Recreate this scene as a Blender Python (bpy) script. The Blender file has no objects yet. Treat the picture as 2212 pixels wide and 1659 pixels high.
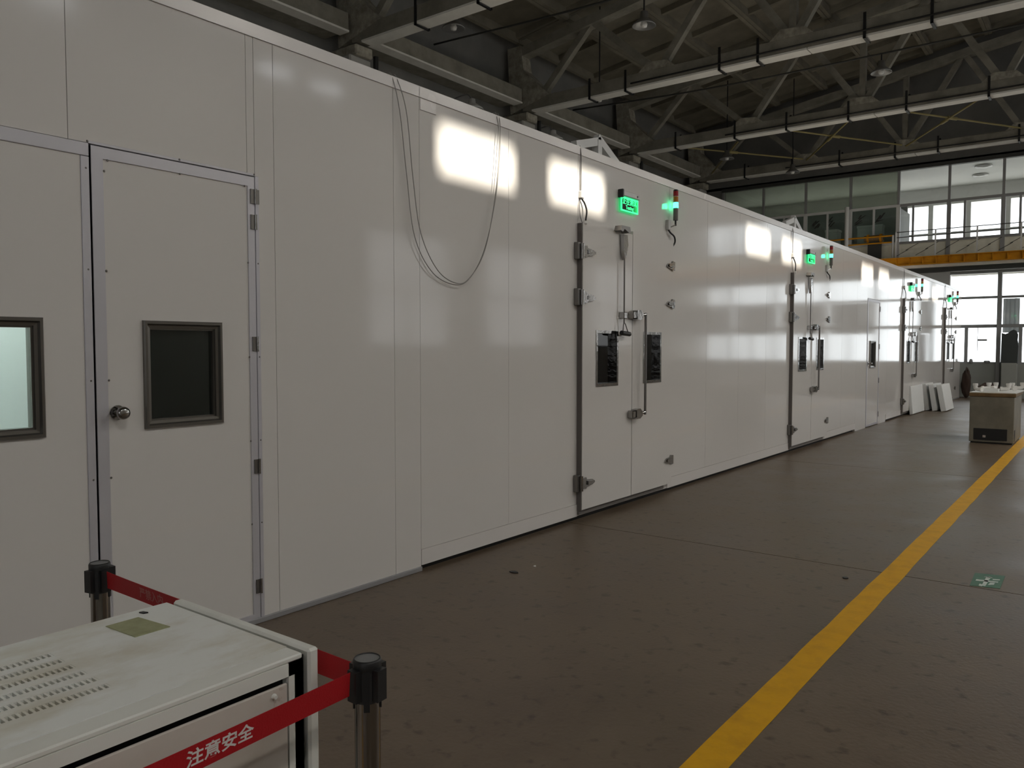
import bpy, math, random
from mathutils import Vector, Matrix
random.seed(7)
scene = bpy.context.scene
C = scene.collection

# ------------------------------------------------------------------ camera
D = 3.671            # distance of the camera from the long white wall (x = 0)
cam_d = bpy.data.cameras.new('camera')
cam_d.sensor_width = 36.0
cam_d.lens = 36.0 * 1705.0 / 2212.0
cam_d.clip_start = 0.05
cam_d.clip_end = 300
cam = bpy.data.objects.new('camera', cam_d)
C.objects.link(cam)
yaw, pit = math.radians(37.34), math.atan(78.5 / 1705.0)
fw = Vector((-math.sin(yaw) * math.cos(pit), math.cos(yaw) * math.cos(pit), -math.sin(pit)))
rt = Vector((math.cos(yaw), math.sin(yaw), 0))
up = rt.cross(fw)
M = Matrix((rt, up, -fw)).transposed().to_4x4()
M.translation = Vector((D, 0, 1.5))
cam.matrix_world = M
scene.camera = cam

# ------------------------------------------------------------------ light, exposure
scene.view_settings.view_transform = 'Standard'
scene.view_settings.look = 'None'
scene.view_settings.gamma = 1.0
scene.view_settings.use_curve_mapping = False
scene.view_settings.exposure = -0.35
scene.cycles.use_denoising = True
scene.cycles.max_bounces = 8
scene.cycles.diffuse_bounces = 5
scene.cycles.sample_clamp_indirect = 6.0
SKY = 4.2            # overcast brightness
FROST = 1.35          # glow given to the frosted panes in place of daylight
world = bpy.data.worlds.new('overcast_sky')
scene.world = world
world.use_nodes = True
wb = world.node_tree.nodes['Background']
wb.inputs[0].default_value = (0.93, 0.97, 1.0, 1)
wb.inputs[1].default_value = SKY
sun_d = bpy.data.lights.new('sun', 'SUN')
sun_d.energy = 15.0
sun_d.angle = math.radians(1.0)      # hazy sun
sun_d.color = (1.0, 0.93, 0.80)
sun = bpy.data.objects.new('sun', sun_d)
sun.rotation_euler = Vector((-1, 0, -0.4235)).to_track_quat('-Z', 'Y').to_euler()
sun.location = (30, 8, 20)
C.objects.link(sun)

# ------------------------------------------------------------------ materials
MATS = {}
def node_mat(name):
    m = bpy.data.materials.new(name)
    m.use_nodes = True
    nt = m.node_tree
    b = nt.nodes['Principled BSDF']
    return m, nt, b
def mat(name, col, rough=0.5, metal=0.0, spec=0.5, noise=None, col2=None, nscale=3.0, bump=0.0, bscale=20.0,
        lo=0.35, hi=0.65, emit=None, es=0.0, stretch=None, coat=0.0):
    m, nt, b = node_mat(name)
    b.inputs['Base Color'].default_value = (*col, 1)
    b.inputs['Roughness'].default_value = rough
    b.inputs['Metallic'].default_value = metal
    b.inputs['Specular IOR Level'].default_value = spec
    b.inputs['Coat Weight'].default_value = coat
    if emit:
        b.inputs['Emission Color'].default_value = (*emit, 1)
        b.inputs['Emission Strength'].default_value = es
    tc = nt.nodes.new('ShaderNodeTexCoord')
    src = tc.outputs['Object']
    if stretch:
        mp = nt.nodes.new('ShaderNodeMapping')
        mp.inputs['Scale'].default_value = stretch
        nt.links.new(src, mp.inputs[0])
        src = mp.outputs[0]
    if col2:
        n = nt.nodes.new('ShaderNodeTexNoise')
        n.inputs['Scale'].default_value = nscale
        n.inputs['Detail'].default_value = 7
        n.inputs['Roughness'].default_value = 0.62
        nt.links.new(src, n.inputs['Vector'])
        r = nt.nodes.new('ShaderNodeValToRGB')
        r.color_ramp.elements[0].position = lo
        r.color_ramp.elements[1].position = hi
        r.color_ramp.elements[0].color = (*col, 1)
        r.color_ramp.elements[1].color = (*col2, 1)
        nt.links.new(n.outputs['Fac'], r.inputs[0])
        nt.links.new(r.outputs[0], b.inputs['Base Color'])
    if bump:
        n = nt.nodes.new('ShaderNodeTexNoise')
        n.inputs['Scale'].default_value = bscale
        n.inputs['Detail'].default_value = 4
        nt.links.new(src, n.inputs['Vector'])
        bp = nt.nodes.new('ShaderNodeBump')
        bp.inputs['Strength'].default_value = bump
        bp.inputs['Distance'].default_value = 0.02
        nt.links.new(n.outputs['Fac'], bp.inputs['Height'])
        nt.links.new(bp.outputs[0], b.inputs['Normal'])
    MATS[name] = m
    return m
def glass_mat(name, tint, refl=1.0, ior=1.5, haze=None):
    m = bpy.data.materials.new(name)
    m.use_nodes = True
    nt = m.node_tree
    nt.nodes.remove(nt.nodes['Principled BSDF'])
    out = nt.nodes['Material Output']
    tr = nt.nodes.new('ShaderNodeBsdfTransparent')
    tr.inputs[0].default_value = (*tint, 1)
    base = tr.outputs[0]
    if haze:
        df = nt.nodes.new('ShaderNodeBsdfDiffuse')
        df.inputs[0].default_value = (*haze[0], 1)
        mx0 = nt.nodes.new('ShaderNodeMixShader')
        mx0.inputs[0].default_value = haze[1]
        nt.links.new(base, mx0.inputs[1])
        nt.links.new(df.outputs[0], mx0.inputs[2])
        base = mx0.outputs[0]
    gl = nt.nodes.new('ShaderNodeBsdfGlossy')
    gl.inputs['Roughness'].default_value = 0.03
    fr = nt.nodes.new('ShaderNodeFresnel')
    fr.inputs['IOR'].default_value = ior
    mx = nt.nodes.new('ShaderNodeMixShader')
    nt.links.new(fr.outputs[0], mx.inputs[0])
    nt.links.new(base, mx.inputs[1])
    nt.links.new(gl.outputs[0], mx.inputs[2])
    nt.links.new(mx.outputs[0], out.inputs['Surface'])
    MATS[name] = m
    return m

def wall_paint(name, col, rough):
    """glossy coated steel sheet: very slight long waves in the sheet and faint dust"""
    m, nt, b = node_mat(name)
    b.inputs['Base Color'].default_value = (*col, 1)
    b.inputs['Specular IOR Level'].default_value = 0.5
    tc = nt.nodes.new('ShaderNodeTexCoord')
    mp = nt.nodes.new('ShaderNodeMapping')
    mp.inputs['Scale'].default_value = (1, 1.6, 0.35)
    nt.links.new(tc.outputs['Object'], mp.inputs[0])
    n = nt.nodes.new('ShaderNodeTexNoise')
    n.inputs['Scale'].default_value = 1.6
    n.inputs['Detail'].default_value = 2
    nt.links.new(mp.outputs[0], n.inputs['Vector'])
    bp = nt.nodes.new('ShaderNodeBump')
    bp.inputs['Strength'].default_value = 0.03
    bp.inputs['Distance'].default_value = 0.02
    nt.links.new(n.outputs['Fac'], bp.inputs['Height'])
    nt.links.new(bp.outputs[0], b.inputs['Normal'])
    n2 = nt.nodes.new('ShaderNodeTexNoise')
    n2.inputs['Scale'].default_value = 2.2
    n2.inputs['Detail'].default_value = 5
    nt.links.new(tc.outputs['Object'], n2.inputs['Vector'])
    mr = nt.nodes.new('ShaderNodeMapRange')
    mr.inputs['To Min'].default_value = rough - 0.03
    mr.inputs['To Max'].default_value = rough + 0.05
    nt.links.new(n2.outputs['Fac'], mr.inputs['Value'])
    nt.links.new(mr.outputs[0], b.inputs['Roughness'])
    MATS[name] = m
    return m

def floor_mat():
    m, nt, b = node_mat('concrete_floor')
    tc = nt.nodes.new('ShaderNodeTexCoord')
    n = nt.nodes.new('ShaderNodeTexNoise')
    n.inputs['Scale'].default_value = 1.3
    n.inputs['Detail'].default_value = 9
    n.inputs['Roughness'].default_value = 0.65
    nt.links.new(tc.outputs['Object'], n.inputs['Vector'])
    r = nt.nodes.new('ShaderNodeValToRGB')
    e = r.color_ramp.elements
    e[0].position, e[0].color = 0.30, (0.105, 0.073, 0.047, 1)
    e[1].position, e[1].color = 0.72, (0.182, 0.140, 0.100, 1)
    nt.links.new(n.outputs['Fac'], r.inputs[0])
    n3 = nt.nodes.new('ShaderNodeTexNoise')
    n3.inputs['Scale'].default_value = 14
    n3.inputs['Detail'].default_value = 5
    nt.links.new(tc.outputs['Object'], n3.inputs['Vector'])
    r3 = nt.nodes.new('ShaderNodeValToRGB')
    r3.color_ramp.elements[0].position, r3.color_ramp.elements[0].color = 0.28, (0.45, 0.42, 0.40, 1)
    r3.color_ramp.elements[1].position, r3.color_ramp.elements[1].color = 0.42, (1, 1, 1, 1)
    nt.links.new(n3.outputs['Fac'], r3.inputs[0])
    mx = nt.nodes.new('ShaderNodeMixRGB')
    mx.blend_type = 'MULTIPLY'
    mx.inputs[0].default_value = 0.8
    nt.links.new(r.outputs[0], mx.inputs[1])
    nt.links.new(r3.outputs[0], mx.inputs[2])
    nt.links.new(mx.outputs[0], b.inputs['Base Color'])
    mr = nt.nodes.new('ShaderNodeMapRange')
    mr.inputs['To Min'].default_value = 0.22
    mr.inputs['To Max'].default_value = 0.62
    nt.links.new(n.outputs['Fac'], mr.inputs['Value'])
    nt.links.new(mr.outputs[0], b.inputs['Roughness'])
    n2 = nt.nodes.new('ShaderNodeTexNoise')
    n2.inputs['Scale'].default_value = 45
    nt.links.new(tc.outputs['Object'], n2.inputs['Vector'])
    bp = nt.nodes.new('ShaderNodeBump')
    bp.inputs['Strength'].default_value = 0.12
    bp.inputs['Distance'].default_value = 0.01
    nt.links.new(n2.outputs['Fac'], bp.inputs['Height'])
    nt.links.new(bp.outputs[0], b.inputs['Normal'])
    b.inputs['Specular IOR Level'].default_value = 0.38
    MATS['concrete_floor'] = m

floor_mat()
wall_paint('white_sheet', (0.70, 0.675, 0.65), 0.075)
wall_paint('white_trim', (0.72, 0.69, 0.67), 0.25)
mat('roof_sheet', (0.72, 0.71, 0.69), 1.0, spec=0.0)
mat('aluminium', (0.58, 0.57, 0.61), 0.42, 0.35, bump=0.02, bscale=60)
mat('dark_bronze', (0.20, 0.19, 0.175), 0.3, 0.85)
mat('chrome', (0.36, 0.35, 0.34), 0.10, 1.0, bump=0.18, bscale=14)
mat('dull_steel', (0.22, 0.21, 0.20), 0.35, 0.9)
mat('dark_grey', (0.15, 0.135, 0.125), 0.6)
mat('black', (0.012, 0.012, 0.013), 0.45)
mat('black_rubber', (0.02, 0.02, 0.02), 0.7)
mat('interior', (0.30, 0.33, 0.32), 0.6)
mat('interior_white', (0.75, 0.78, 0.77), 0.5)
mat('floor_channel', (0.34, 0.34, 0.35), 0.5, 0.3)
mat('dark_gap', (0.02, 0.02, 0.02), 0.8)
glass_mat('glass', (0.86, 0.92, 0.90))
glass_mat('clear_glass', (0.96, 0.97, 0.97))
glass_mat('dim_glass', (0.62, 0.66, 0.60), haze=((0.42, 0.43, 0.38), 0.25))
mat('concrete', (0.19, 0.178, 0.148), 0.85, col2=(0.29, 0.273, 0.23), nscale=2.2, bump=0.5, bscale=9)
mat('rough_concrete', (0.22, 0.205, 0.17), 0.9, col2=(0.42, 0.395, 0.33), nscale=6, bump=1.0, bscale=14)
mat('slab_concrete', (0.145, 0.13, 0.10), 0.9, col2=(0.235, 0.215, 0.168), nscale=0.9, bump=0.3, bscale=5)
mat('pale_underside', (0.85, 0.84, 0.80), 0.6, col2=(0.76, 0.74, 0.70), nscale=3)  # pale slab tone; on truss and eaves strips it stands in for upward light
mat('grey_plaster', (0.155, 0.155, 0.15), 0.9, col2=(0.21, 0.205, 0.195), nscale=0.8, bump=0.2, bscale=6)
mat('column_paint', (0.42, 0.41, 0.39), 0.8, col2=(0.36, 0.35, 0.33), nscale=3)
mat('hall_wall', (0.50, 0.49, 0.46), 0.85, col2=(0.44, 0.43, 0.40), nscale=0.7)
mat('green_dado', (0.33, 0.34, 0.31), 0.7, col2=(0.28, 0.29, 0.27), nscale=1.2)
mat('cream_panel', (0.80, 0.78, 0.66), 0.7, col2=(0.60, 0.54, 0.40), nscale=1.4, lo=0.5, hi=0.8)
mat('white_room', (0.80, 0.80, 0.78), 0.6)
mat('frame_grey', (0.30, 0.30, 0.30), 0.5, 0.2)
mat('frame_white', (0.62, 0.62, 0.61), 0.5)
mat('yellow_steel', (0.62, 0.28, 0.01), 0.6, spec=0.2, col2=(0.50, 0.21, 0.01), nscale=3)
mat('yellow_paint', (0.72, 0.38, 0.005), 0.55, spec=0.25, col2=(0.58, 0.30, 0.008), nscale=7, lo=0.45, hi=0.75, bump=0.06, bscale=30)
mat('rod_yellow', (0.30, 0.25, 0.10), 0.6)
mat('dark_steel', (0.045, 0.045, 0.042), 0.6)
mat('marker_green', (0.035, 0.13, 0.07), 0.5, col2=(0.06, 0.17, 0.10), nscale=20)
mat('marker_white', (0.62, 0.68, 0.62), 0.5, col2=(0.35, 0.45, 0.40), nscale=30, lo=0.45, hi=0.7)
mat('cabinet_white', (0.74, 0.75, 0.71), 0.42, col2=(0.66, 0.65, 0.60), nscale=3.0, lo=0.5, hi=0.75)
mat('cabinet_top', (0.78, 0.80, 0.78), 0.4, col2=(0.63, 0.61, 0.53), nscale=3.6, lo=0.44, hi=0.64, stretch=(2.2, 1, 1))
mat('cabinet_door', (0.62, 0.58, 0.53), 0.42, col2=(0.55, 0.50, 0.45), nscale=4)
mat('paper', (0.36, 0.37, 0.22), 0.7, col2=(0.29, 0.30, 0.17), nscale=30)
mat('label_paper', (0.58, 0.52, 0.47), 0.6, col2=(0.42, 0.33, 0.28), nscale=60, lo=0.5, hi=0.62)
mat('steel_post', (0.30, 0.28, 0.26), 0.18, 1.0)
mat('cap_grey', (0.16, 0.16, 0.165), 0.45)
mat('red_tape', (0.42, 0.006, 0.012), 0.55, bump=0.1, bscale=300)
mat('tape_print', (0.72, 0.68, 0.66), 0.6)
mat('lamp_shell', (0.30, 0.30, 0.30), 0.35, 0.6)
mat('lamp_rim', (0.75, 0.75, 0.74), 0.3, 0.2)
mat('foam', (0.78, 0.79, 0.78), 0.8, bump=0.2, bscale=60)
mat('freezer', (0.24, 0.22, 0.175), 0.45, col2=(0.17, 0.155, 0.12), nscale=3)
mat('wood_rim', (0.20, 0.12, 0.045), 0.5, col2=(0.13, 0.08, 0.03), nscale=12)
mat('white_plastic', (0.78, 0.77, 0.74), 0.4)
mat('brown_cloth', (0.05, 0.03, 0.022), 0.9)
mat('dark_cloth', (0.055, 0.062, 0.060), 0.9)
def translucent_mat(name, col):
    m = bpy.data.materials.new(name)
    m.use_nodes = True
    nt = m.node_tree
    nt.nodes.remove(nt.nodes['Principled BSDF'])
    df = nt.nodes.new('ShaderNodeBsdfDiffuse'); df.inputs[0].default_value = (*col, 1)
    tl = nt.nodes.new('ShaderNodeBsdfTranslucent'); tl.inputs[0].default_value = (*col, 1)
    mx = nt.nodes.new('ShaderNodeMixShader'); mx.inputs[0].default_value = 0.4
    nt.links.new(df.outputs[0], mx.inputs[1]); nt.links.new(tl.outputs[0], mx.inputs[2])
    nt.links.new(mx.outputs[0], nt.nodes['Material Output'].inputs['Surface'])
    MATS[name] = m
translucent_mat('corrugated', (0.55, 0.56, 0.56))
mat('smudge', (0.03, 0.03, 0.028), 0.8)
mat('cable_white', (0.55, 0.54, 0.52), 0.5)
mat('cable_grey', (0.20, 0.19, 0.18), 0.55)
mat('cable_loop', (0.30, 0.29, 0.27), 0.55)
mat('housing', (0.50, 0.49, 0.48), 0.4, 0.2)
mat('lens_red', (0.35, 0.006, 0.012), 0.25)
mat('lens_amber', (0.45, 0.16, 0.01), 0.25)
mat('lens_green_lit', (0.05, 0.9, 0.5), 0.3, emit=(0.03, 1.0, 0.42), es=14.0)
mat('sign_green', (0.0, 0.5, 0.2), 0.4, emit=(0.0, 1.0, 0.30), es=0.6)
mat('sign_glow', (0.08, 0.9, 0.4), 0.4, emit=(0.04, 1.0, 0.33), es=1.6)
mat('frosted', (0.8, 0.8, 0.8), 0.5, emit=(0.95, 0.98, 1.0), es=FROST)
mat('lamp_lit', (0.9, 0.9, 0.9), 0.5, emit=(1.0, 0.95, 0.87), es=310.0)
mat('room_lamp', (0.9, 0.9, 0.9), 0.5, emit=(0.93, 1.0, 0.98), es=120.0)
mat('ground_pale', (0.5, 0.5, 0.48), 0.9)
sign_acrylic = glass_mat('sign_acrylic', (0.35, 0.62, 0.42))

# ------------------------------------------------------------------ helpers
ORG = {}
class MB:
    def __init__(s):
        s.v, s.f, s.sm = [], [], []
    def _add(s, vs, fs, smooth=False):
        o = len(s.v)
        s.v += [tuple(p) for p in vs]
        s.f += [tuple(i + o for i in f) for f in fs]
        s.sm += [smooth] * len(fs)
        return s
    def box(s, x0, x1, y0, y1, z0, z1):
        vs = [(x, y, z) for x in (x0, x1) for y in (y0, y1) for z in (z0, z1)]
        return s._add(vs, [(0, 1, 3, 2), (4, 6, 7, 5), (0, 4, 5, 1), (2, 3, 7, 6), (0, 2, 6, 4), (1, 5, 7, 3)])
    def cbox(s, x0, x1, y0, y1, z0, z1, c=0.003):
        """box with chamfered edges"""
        X = (x0, x0 + c, x1 - c, x1); Y = (y0, y0 + c, y1 - c, y1); Z = (z0, z0 + c, z1 - c, z1)
        idx, vs = {}, []
        for i in range(2):
            for j in range(2):
                for k in range(2):
                    ix, iy, iz = (1, 2)[i], (1, 2)[j], (1, 2)[k]
                    ox, oy, oz = (0, 3)[i], (0, 3)[j], (0, 3)[k]
                    for ax, p in (('x', (X[ox], Y[iy], Z[iz])), ('y', (X[ix], Y[oy], Z[iz])), ('z', (X[ix], Y[iy], Z[oz]))):
                        idx[(i, j, k, ax)] = len(vs); vs.append(p)
        g = lambda i, j, k, a: idx[(i, j, k, a)]
        fs = []
        for i in range(2):
            q = [g(i, 0, 0, 'x'), g(i, 1, 0, 'x'), g(i, 1, 1, 'x'), g(i, 0, 1, 'x')]
            fs.append(q if i else q[::-1])
            q = [g(0, i, 0, 'y'), g(0, i, 1, 'y'), g(1, i, 1, 'y'), g(1, i, 0, 'y')]
            fs.append(q if i else q[::-1])
            q = [g(0, 0, i, 'z'), g(1, 0, i, 'z'), g(1, 1, i, 'z'), g(0, 1, i, 'z')]
            fs.append(q if i else q[::-1])
        for a in range(2):
            for b in range(2):
                q = [g(a, b, 0, 'x'), g(a, b, 0, 'y'), g(a, b, 1, 'y'), g(a, b, 1, 'x')]
                fs.append(q if a == b else q[::-1])
                q = [g(0, a, b, 'y'), g(0, a, b, 'z'), g(1, a, b, 'z'), g(1, a, b, 'y')]
                fs.append(q if a == b else q[::-1])
                q = [g(a, 0, b, 'z'), g(a, 0, b, 'x'), g(a, 1, b, 'x'), g(a, 1, b, 'z')]
                fs.append(q if a == b else q[::-1])
        for i in range(2):
            for j in range(2):
                for k in range(2):
                    q = [g(i, j, k, 'x'), g(i, j, k, 'y'), g(i, j, k, 'z')]
                    fs.append(q if (i + j + k) % 2 else q[::-1])
        return s._add(vs, fs)
    def bar(s, p0, p1, w, h, upv=(0, 0, 1)):
        """rectangular bar between two points; w sideways, h along upv"""
        p0, p1 = Vector(p0), Vector(p1)
        d = (p1 - p0).normalized()
        u = Vector(upv)
        if abs(d.dot(u)) > 0.98:
            u = Vector((0, 1, 0))
        sd = d.cross(u).normalized()
        u = sd.cross(d).normalized()
        vs = []
        for p in (p0, p1):
            for a, b in ((-1, -1), (1, -1), (1, 1), (-1, 1)):
                vs.append(p + sd * (a * w / 2) + u * (b * h / 2))
        return s._add(vs, [(3, 2, 1, 0), (4, 5, 6, 7), (0, 1, 5, 4), (1, 2, 6, 5), (2, 3, 7, 6), (3, 0, 4, 7)])
    def cyl(s, p0, p1, r, n=14, r2=None, cap=True):
        p0, p1 = Vector(p0), Vector(p1)
        d = (p1 - p0).normalized()
        a = d.orthogonal().normalized(); b = d.cross(a)
        r2 = r if r2 is None else r2
        vs = []
        for p, rr in ((p0, r), (p1, r2)):
            for i in range(n):
                t = 2 * math.pi * i / n
                vs.append(p + (a * math.cos(t) + b * math.sin(t)) * rr)
        s._add(vs, [(i, (i + 1) % n, n + (i + 1) % n, n + i) for i in range(n)], True)
        if cap:
            s._add(vs, [tuple(range(n))[::-1], tuple(range(n, 2 * n))])
        return s
    def tube(s, pts, r, n=7):
        pts = [Vector(p) for p in pts]
        rings = []
        prev = None
        for i, p in enumerate(pts):
            d = (pts[min(i + 1, len(pts) - 1)] - pts[max(i - 1, 0)]).normalized()
            a = d.orthogonal().normalized() if prev is None else (prev - d * prev.dot(d)).normalized()
            prev = a
            b = d.cross(a)
            rings.append([p + (a * math.cos(2 * math.pi * k / n) + b * math.sin(2 * math.pi * k / n)) * r for k in range(n)])
        vs = [v for ring in rings for v in ring]
        fs = []
        for i in range(len(rings) - 1):
            for k in range(n):
                fs.append((i * n + k, i * n + (k + 1) % n, (i + 1) * n + (k + 1) % n, (i + 1) * n + k))
        fs.append(tuple(range(n))[::-1]); fs.append(tuple(range(len(vs) - n, len(vs))))
        return s._add(vs, fs, True)
    def lathe(s, c, prof, n=20):
        """profile of (radius, z) about a vertical axis at c"""
        vs = []
        for r, z in prof:
            for k in range(n):
                t = 2 * math.pi * k / n
                vs.append((c[0] + r * math.cos(t), c[1] + r * math.sin(t), c[2] + z))
        fs = []
        for i in range(len(prof) - 1):
            for k in range(n):
                fs.append((i * n + k, i * n + (k + 1) % n, (i + 1) * n + (k + 1) % n, (i + 1) * n + k))
        s._add(vs, fs, True)
        return s
    def prism(s, poly, axis, a0, a1):
        """polygon in the plane across `axis`, pushed from a0 to a1 (x: poly is (y,z); y: (x,z); z: (x,y))"""
        def P(u, v, a):
            return {'x': (a, u, v), 'y': (u, a, v), 'z': (u, v, a)}[axis]
        n = len(poly)
        vs = [P(u, v, a0) for u, v in poly] + [P(u, v, a1) for u, v in poly]
        return s._add(vs, [tuple(range(n))[::-1], tuple(range(n, 2 * n))] + [(i, (i + 1) % n, n + (i + 1) % n, n + i) for i in range(n)])
    def build(s, name, m, parent=None, org=None):
        if parent is not None:
            org = ORG[parent.name]
        elif org is None:
            xs = list(zip(*s.v))
            org = ((min(xs[0]) + max(xs[0])) / 2, (min(xs[1]) + max(xs[1])) / 2, min(xs[2]))
        me = bpy.data.meshes.new(name)
        me.from_pydata([(x - org[0], y - org[1], z - org[2]) for x, y, z in s.v], [], s.f)
        me.polygons.foreach_set('use_smooth', s.sm)
        import bmesh
        bm = bmesh.new(); bm.from_mesh(me)
        bmesh.ops.recalc_face_normals(bm, faces=bm.faces)
        bm.to_mesh(me); bm.free()
        me.materials.append(MATS[m])
        o = bpy.data.objects.new(name, me)
        C.objects.link(o)
        if parent is not None:
            o.parent = parent
        else:
            o.location = org
        ORG[o.name] = org
        return o
def thing(name, loc, label, cat, group=None, kind=None):
    o = bpy.data.objects.new(name, None)
    o.empty_display_size = 0.1
    o.location = loc
    C.objects.link(o)
    ORG[o.name] = loc
    return tag(o, label, cat, group, kind)
def tag(o, label, cat=None, group=None, kind=None):
    o['label'] = label
    if cat: o['category'] = cat
    if group: o['group'] = group
    if kind: o['kind'] = kind
    return o
def box(name, m, parent, *b):
    return MB().box(*b).build(name, m, parent)
def cbox(name, m, parent, *b, c=0.003):
    return MB().cbox(*b, c=c).build(name, m, parent)
def plate_hole(x0, x1, y0, y1, z0, z1, holes):
    """upright plate across x with rectangular holes (y0,y1,z0,z1), holes side by side along y"""
    mb = MB()
    y = y0
    for a, b, c, d in sorted(holes):
        if a > y: mb.box(x0, x1, y, a, z0, z1)
        if c > z0: mb.box(x0, x1, a, b, z0, c)
        if d < z1: mb.box(x0, x1, a, b, d, z1)
        y = b
    if y < y1: mb.box(x0, x1, y, y1, z0, z1)
    return mb
def frame_x(x0, x1, y0, y1, z0, z1, w, c=None):
    """rectangular window frame lying in a plane across x, mitre-like four bars"""
    mb = MB()
    mb.prism([(y0, z0), (y1, z0), (y1 - w, z0 + w), (y0 + w, z0 + w)], 'x', x0, x1)
    mb.prism([(y0, z1), (y1, z1), (y1 - w, z1 - w), (y0 + w, z1 - w)], 'x', x0, x1)
    mb.prism([(y0, z0), (y0, z1), (y0 + w, z1 - w), (y0 + w, z0 + w)], 'x', x0, x1)
    mb.prism([(y1, z0), (y1, z1), (y1 - w, z1 - w), (y1 - w, z0 + w)], 'x', x0, x1)
    return mb
def bez(pts, n=8):
    """Catmull-Rom through points"""
    P = [Vector(p) for p in pts]
    P = [P[0] * 2 - P[1]] + P + [P[-1] * 2 - P[-2]]
    out = []
    for i in range(1, len(P) - 2):
        for k in range(n):
            t = k / n
            a, b, c, d = P[i - 1], P[i], P[i + 1], P[i + 2]
            out.append(0.5 * ((2 * b) + (c - a) * t + (2 * a - 5 * b + 4 * c - d) * t * t + (3 * b - a - 3 * c + d) * t ** 3))
    out.append(P[-2])
    return out
def text_mesh(name, body, size, m, parent, mat4, thick=0.0004, weight=0.0, sx=1.0, bend=None):
    cu = bpy.data.curves.new(name, 'FONT')
    cu.body = body
    cu.size = size
    cu.extrude = thick
    cu.offset = weight
    cu.align_x = 'CENTER'
    cu.align_y = 'CENTER'
    cu.resolution_u = 3
    tmp = bpy.data.objects.new(name, cu)
    C.objects.link(tmp)
    dg = bpy.context.evaluated_depsgraph_get()
    me = bpy.data.meshes.new_from_object(tmp.evaluated_get(dg))
    bpy.data.objects.remove(tmp)
    bpy.data.curves.remove(cu)
    org = Vector(ORG[parent.name])
    for v in me.vertices:
        p = Vector((v.co.x * sx, v.co.y, v.co.z))
        if bend: p = Vector(bend(p))
        v.co = mat4 @ p - org
    me.materials.clear()
    me.materials.append(MATS[m])
    me.name = name
    o = bpy.data.objects.new(name, me)
    C.objects.link(o)
    o.parent = parent
    ORG[o.name] = ORG[parent.name]
    return o
def axes4(o, ex, ey, ez):
    m = Matrix((Vector(ex), Vector(ey), Vector(ez))).transposed().to_4x4()
    m.translation = Vector(o)
    return m

# ================================================================== STRUCTURE
YE = 27.6                                    # end wall
XO, XR, YB = -8.6, 10.0, -9.0                # outer left wall, right wall, back wall
# ---- floor: cast slabs with open joints
fl = MB().box(XO, XR, YB, YE, -0.20, -0.02).build('floor', 'dark_gap', None, (0, 0, 0))
tag(fl, 'worn brown-grey concrete factory floor cast in slabs', 'floor', kind='structure')
joints = [YB, -4.1, 0.78, 5.64, 10.5, 15.2, 20.1, 24.9, YE]
for a, b in zip(joints[:-1], joints[1:]):
    for x0, x1 in ((XO, 6.0), (6.0, XR)):
        box('floor_slab', 'concrete_floor', fl, x0 + 0.004, x1 - 0.004, a + 0.005, b - 0.005, -0.02, 0.0)
# ---- ground outside
g = MB().box(-40, 60, YE + 0.3, 90, -0.25, -0.05).build('ground', 'ground_pale', None)
tag(g, 'pale paved yard outside the end windows', 'ground', kind='structure')

# ---- long white chamber wall: steel sheet panels, one object each
wl = thing('wall_left', (0, 0, 0), 'long glossy white steel-panel wall of the test chamber', 'wall', kind='structure')
def panel(y0, y1, z0, z1, holes=None, x1=0.0):
    return plate_hole(x1 - 0.08, x1, y0 + 0.0015, y1 - 0.0015, z0, z1, holes or []).build('wall_panel', 'white_sheet', wl)
TOP, TRIM = 3.21, 3.14
MAN = [(1.69, 2.55), (15.70, 16.68)]
DDY = [5.735, 11.31, 18.74, 23.95]
DDW = 1.735
# left of the first door and above its lintel
panel(-3.2, -0.05, 0.03, 2.36)
panel(-0.05, 1.655, 0.03, 2.36, [(1.064 + 0.02, 1.481 - 0.02, 1.112 + 0.02, 1.63 - 0.02)])
panel(-3.2, 0.70, 2.415, TRIM); panel(0.70, 1.605, 2.415, TRIM); panel(1.605, 2.503, 2.415, TRIM)
panel(2.503, 2.55, 2.415, TRIM)
panel(2.55, 2.672, 0.03, TRIM); panel(2.672, 3.57, 0.03, TRIM); panel(3.57, 3.806, 0.03, TRIM)
def run(y0, y1, zb, step=0.95):
    n = max(1, round((y1 - y0) / step))
    for i in range(n):
        panel(y0 + (y1 - y0) * i / n, y0 + (y1 - y0) * (i + 1) / n, zb, TRIM)
run(3.806, DDY[0], 0.145)
run(DDY[0] + DDW, DDY[1], 0.145)
run(DDY[1] + DDW, 14.95, 0.145)
run(14.95, MAN[1][0], 0.0); run(MAN[1][1], 17.33, 0.0)
panel(MAN[1][0], MAN[1][1], 2.42, TRIM)
run(17.33, DDY[2], 0.145); run(DDY[2] + DDW, 21.6, 0.145); run(21.6, DDY[3], 0.0); run(DDY[3] + DDW, 26.9, 0.0)
for y0 in DDY:                                   # above and below the double doors, with window holes behind them
    panel(y0, y0 + DDW, 2.50, TRIM)
    box('sill_panel', 'white_sheet', wl, -0.08, 0.0, y0, y0 + DDW, 0.04, 0.145)
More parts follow.
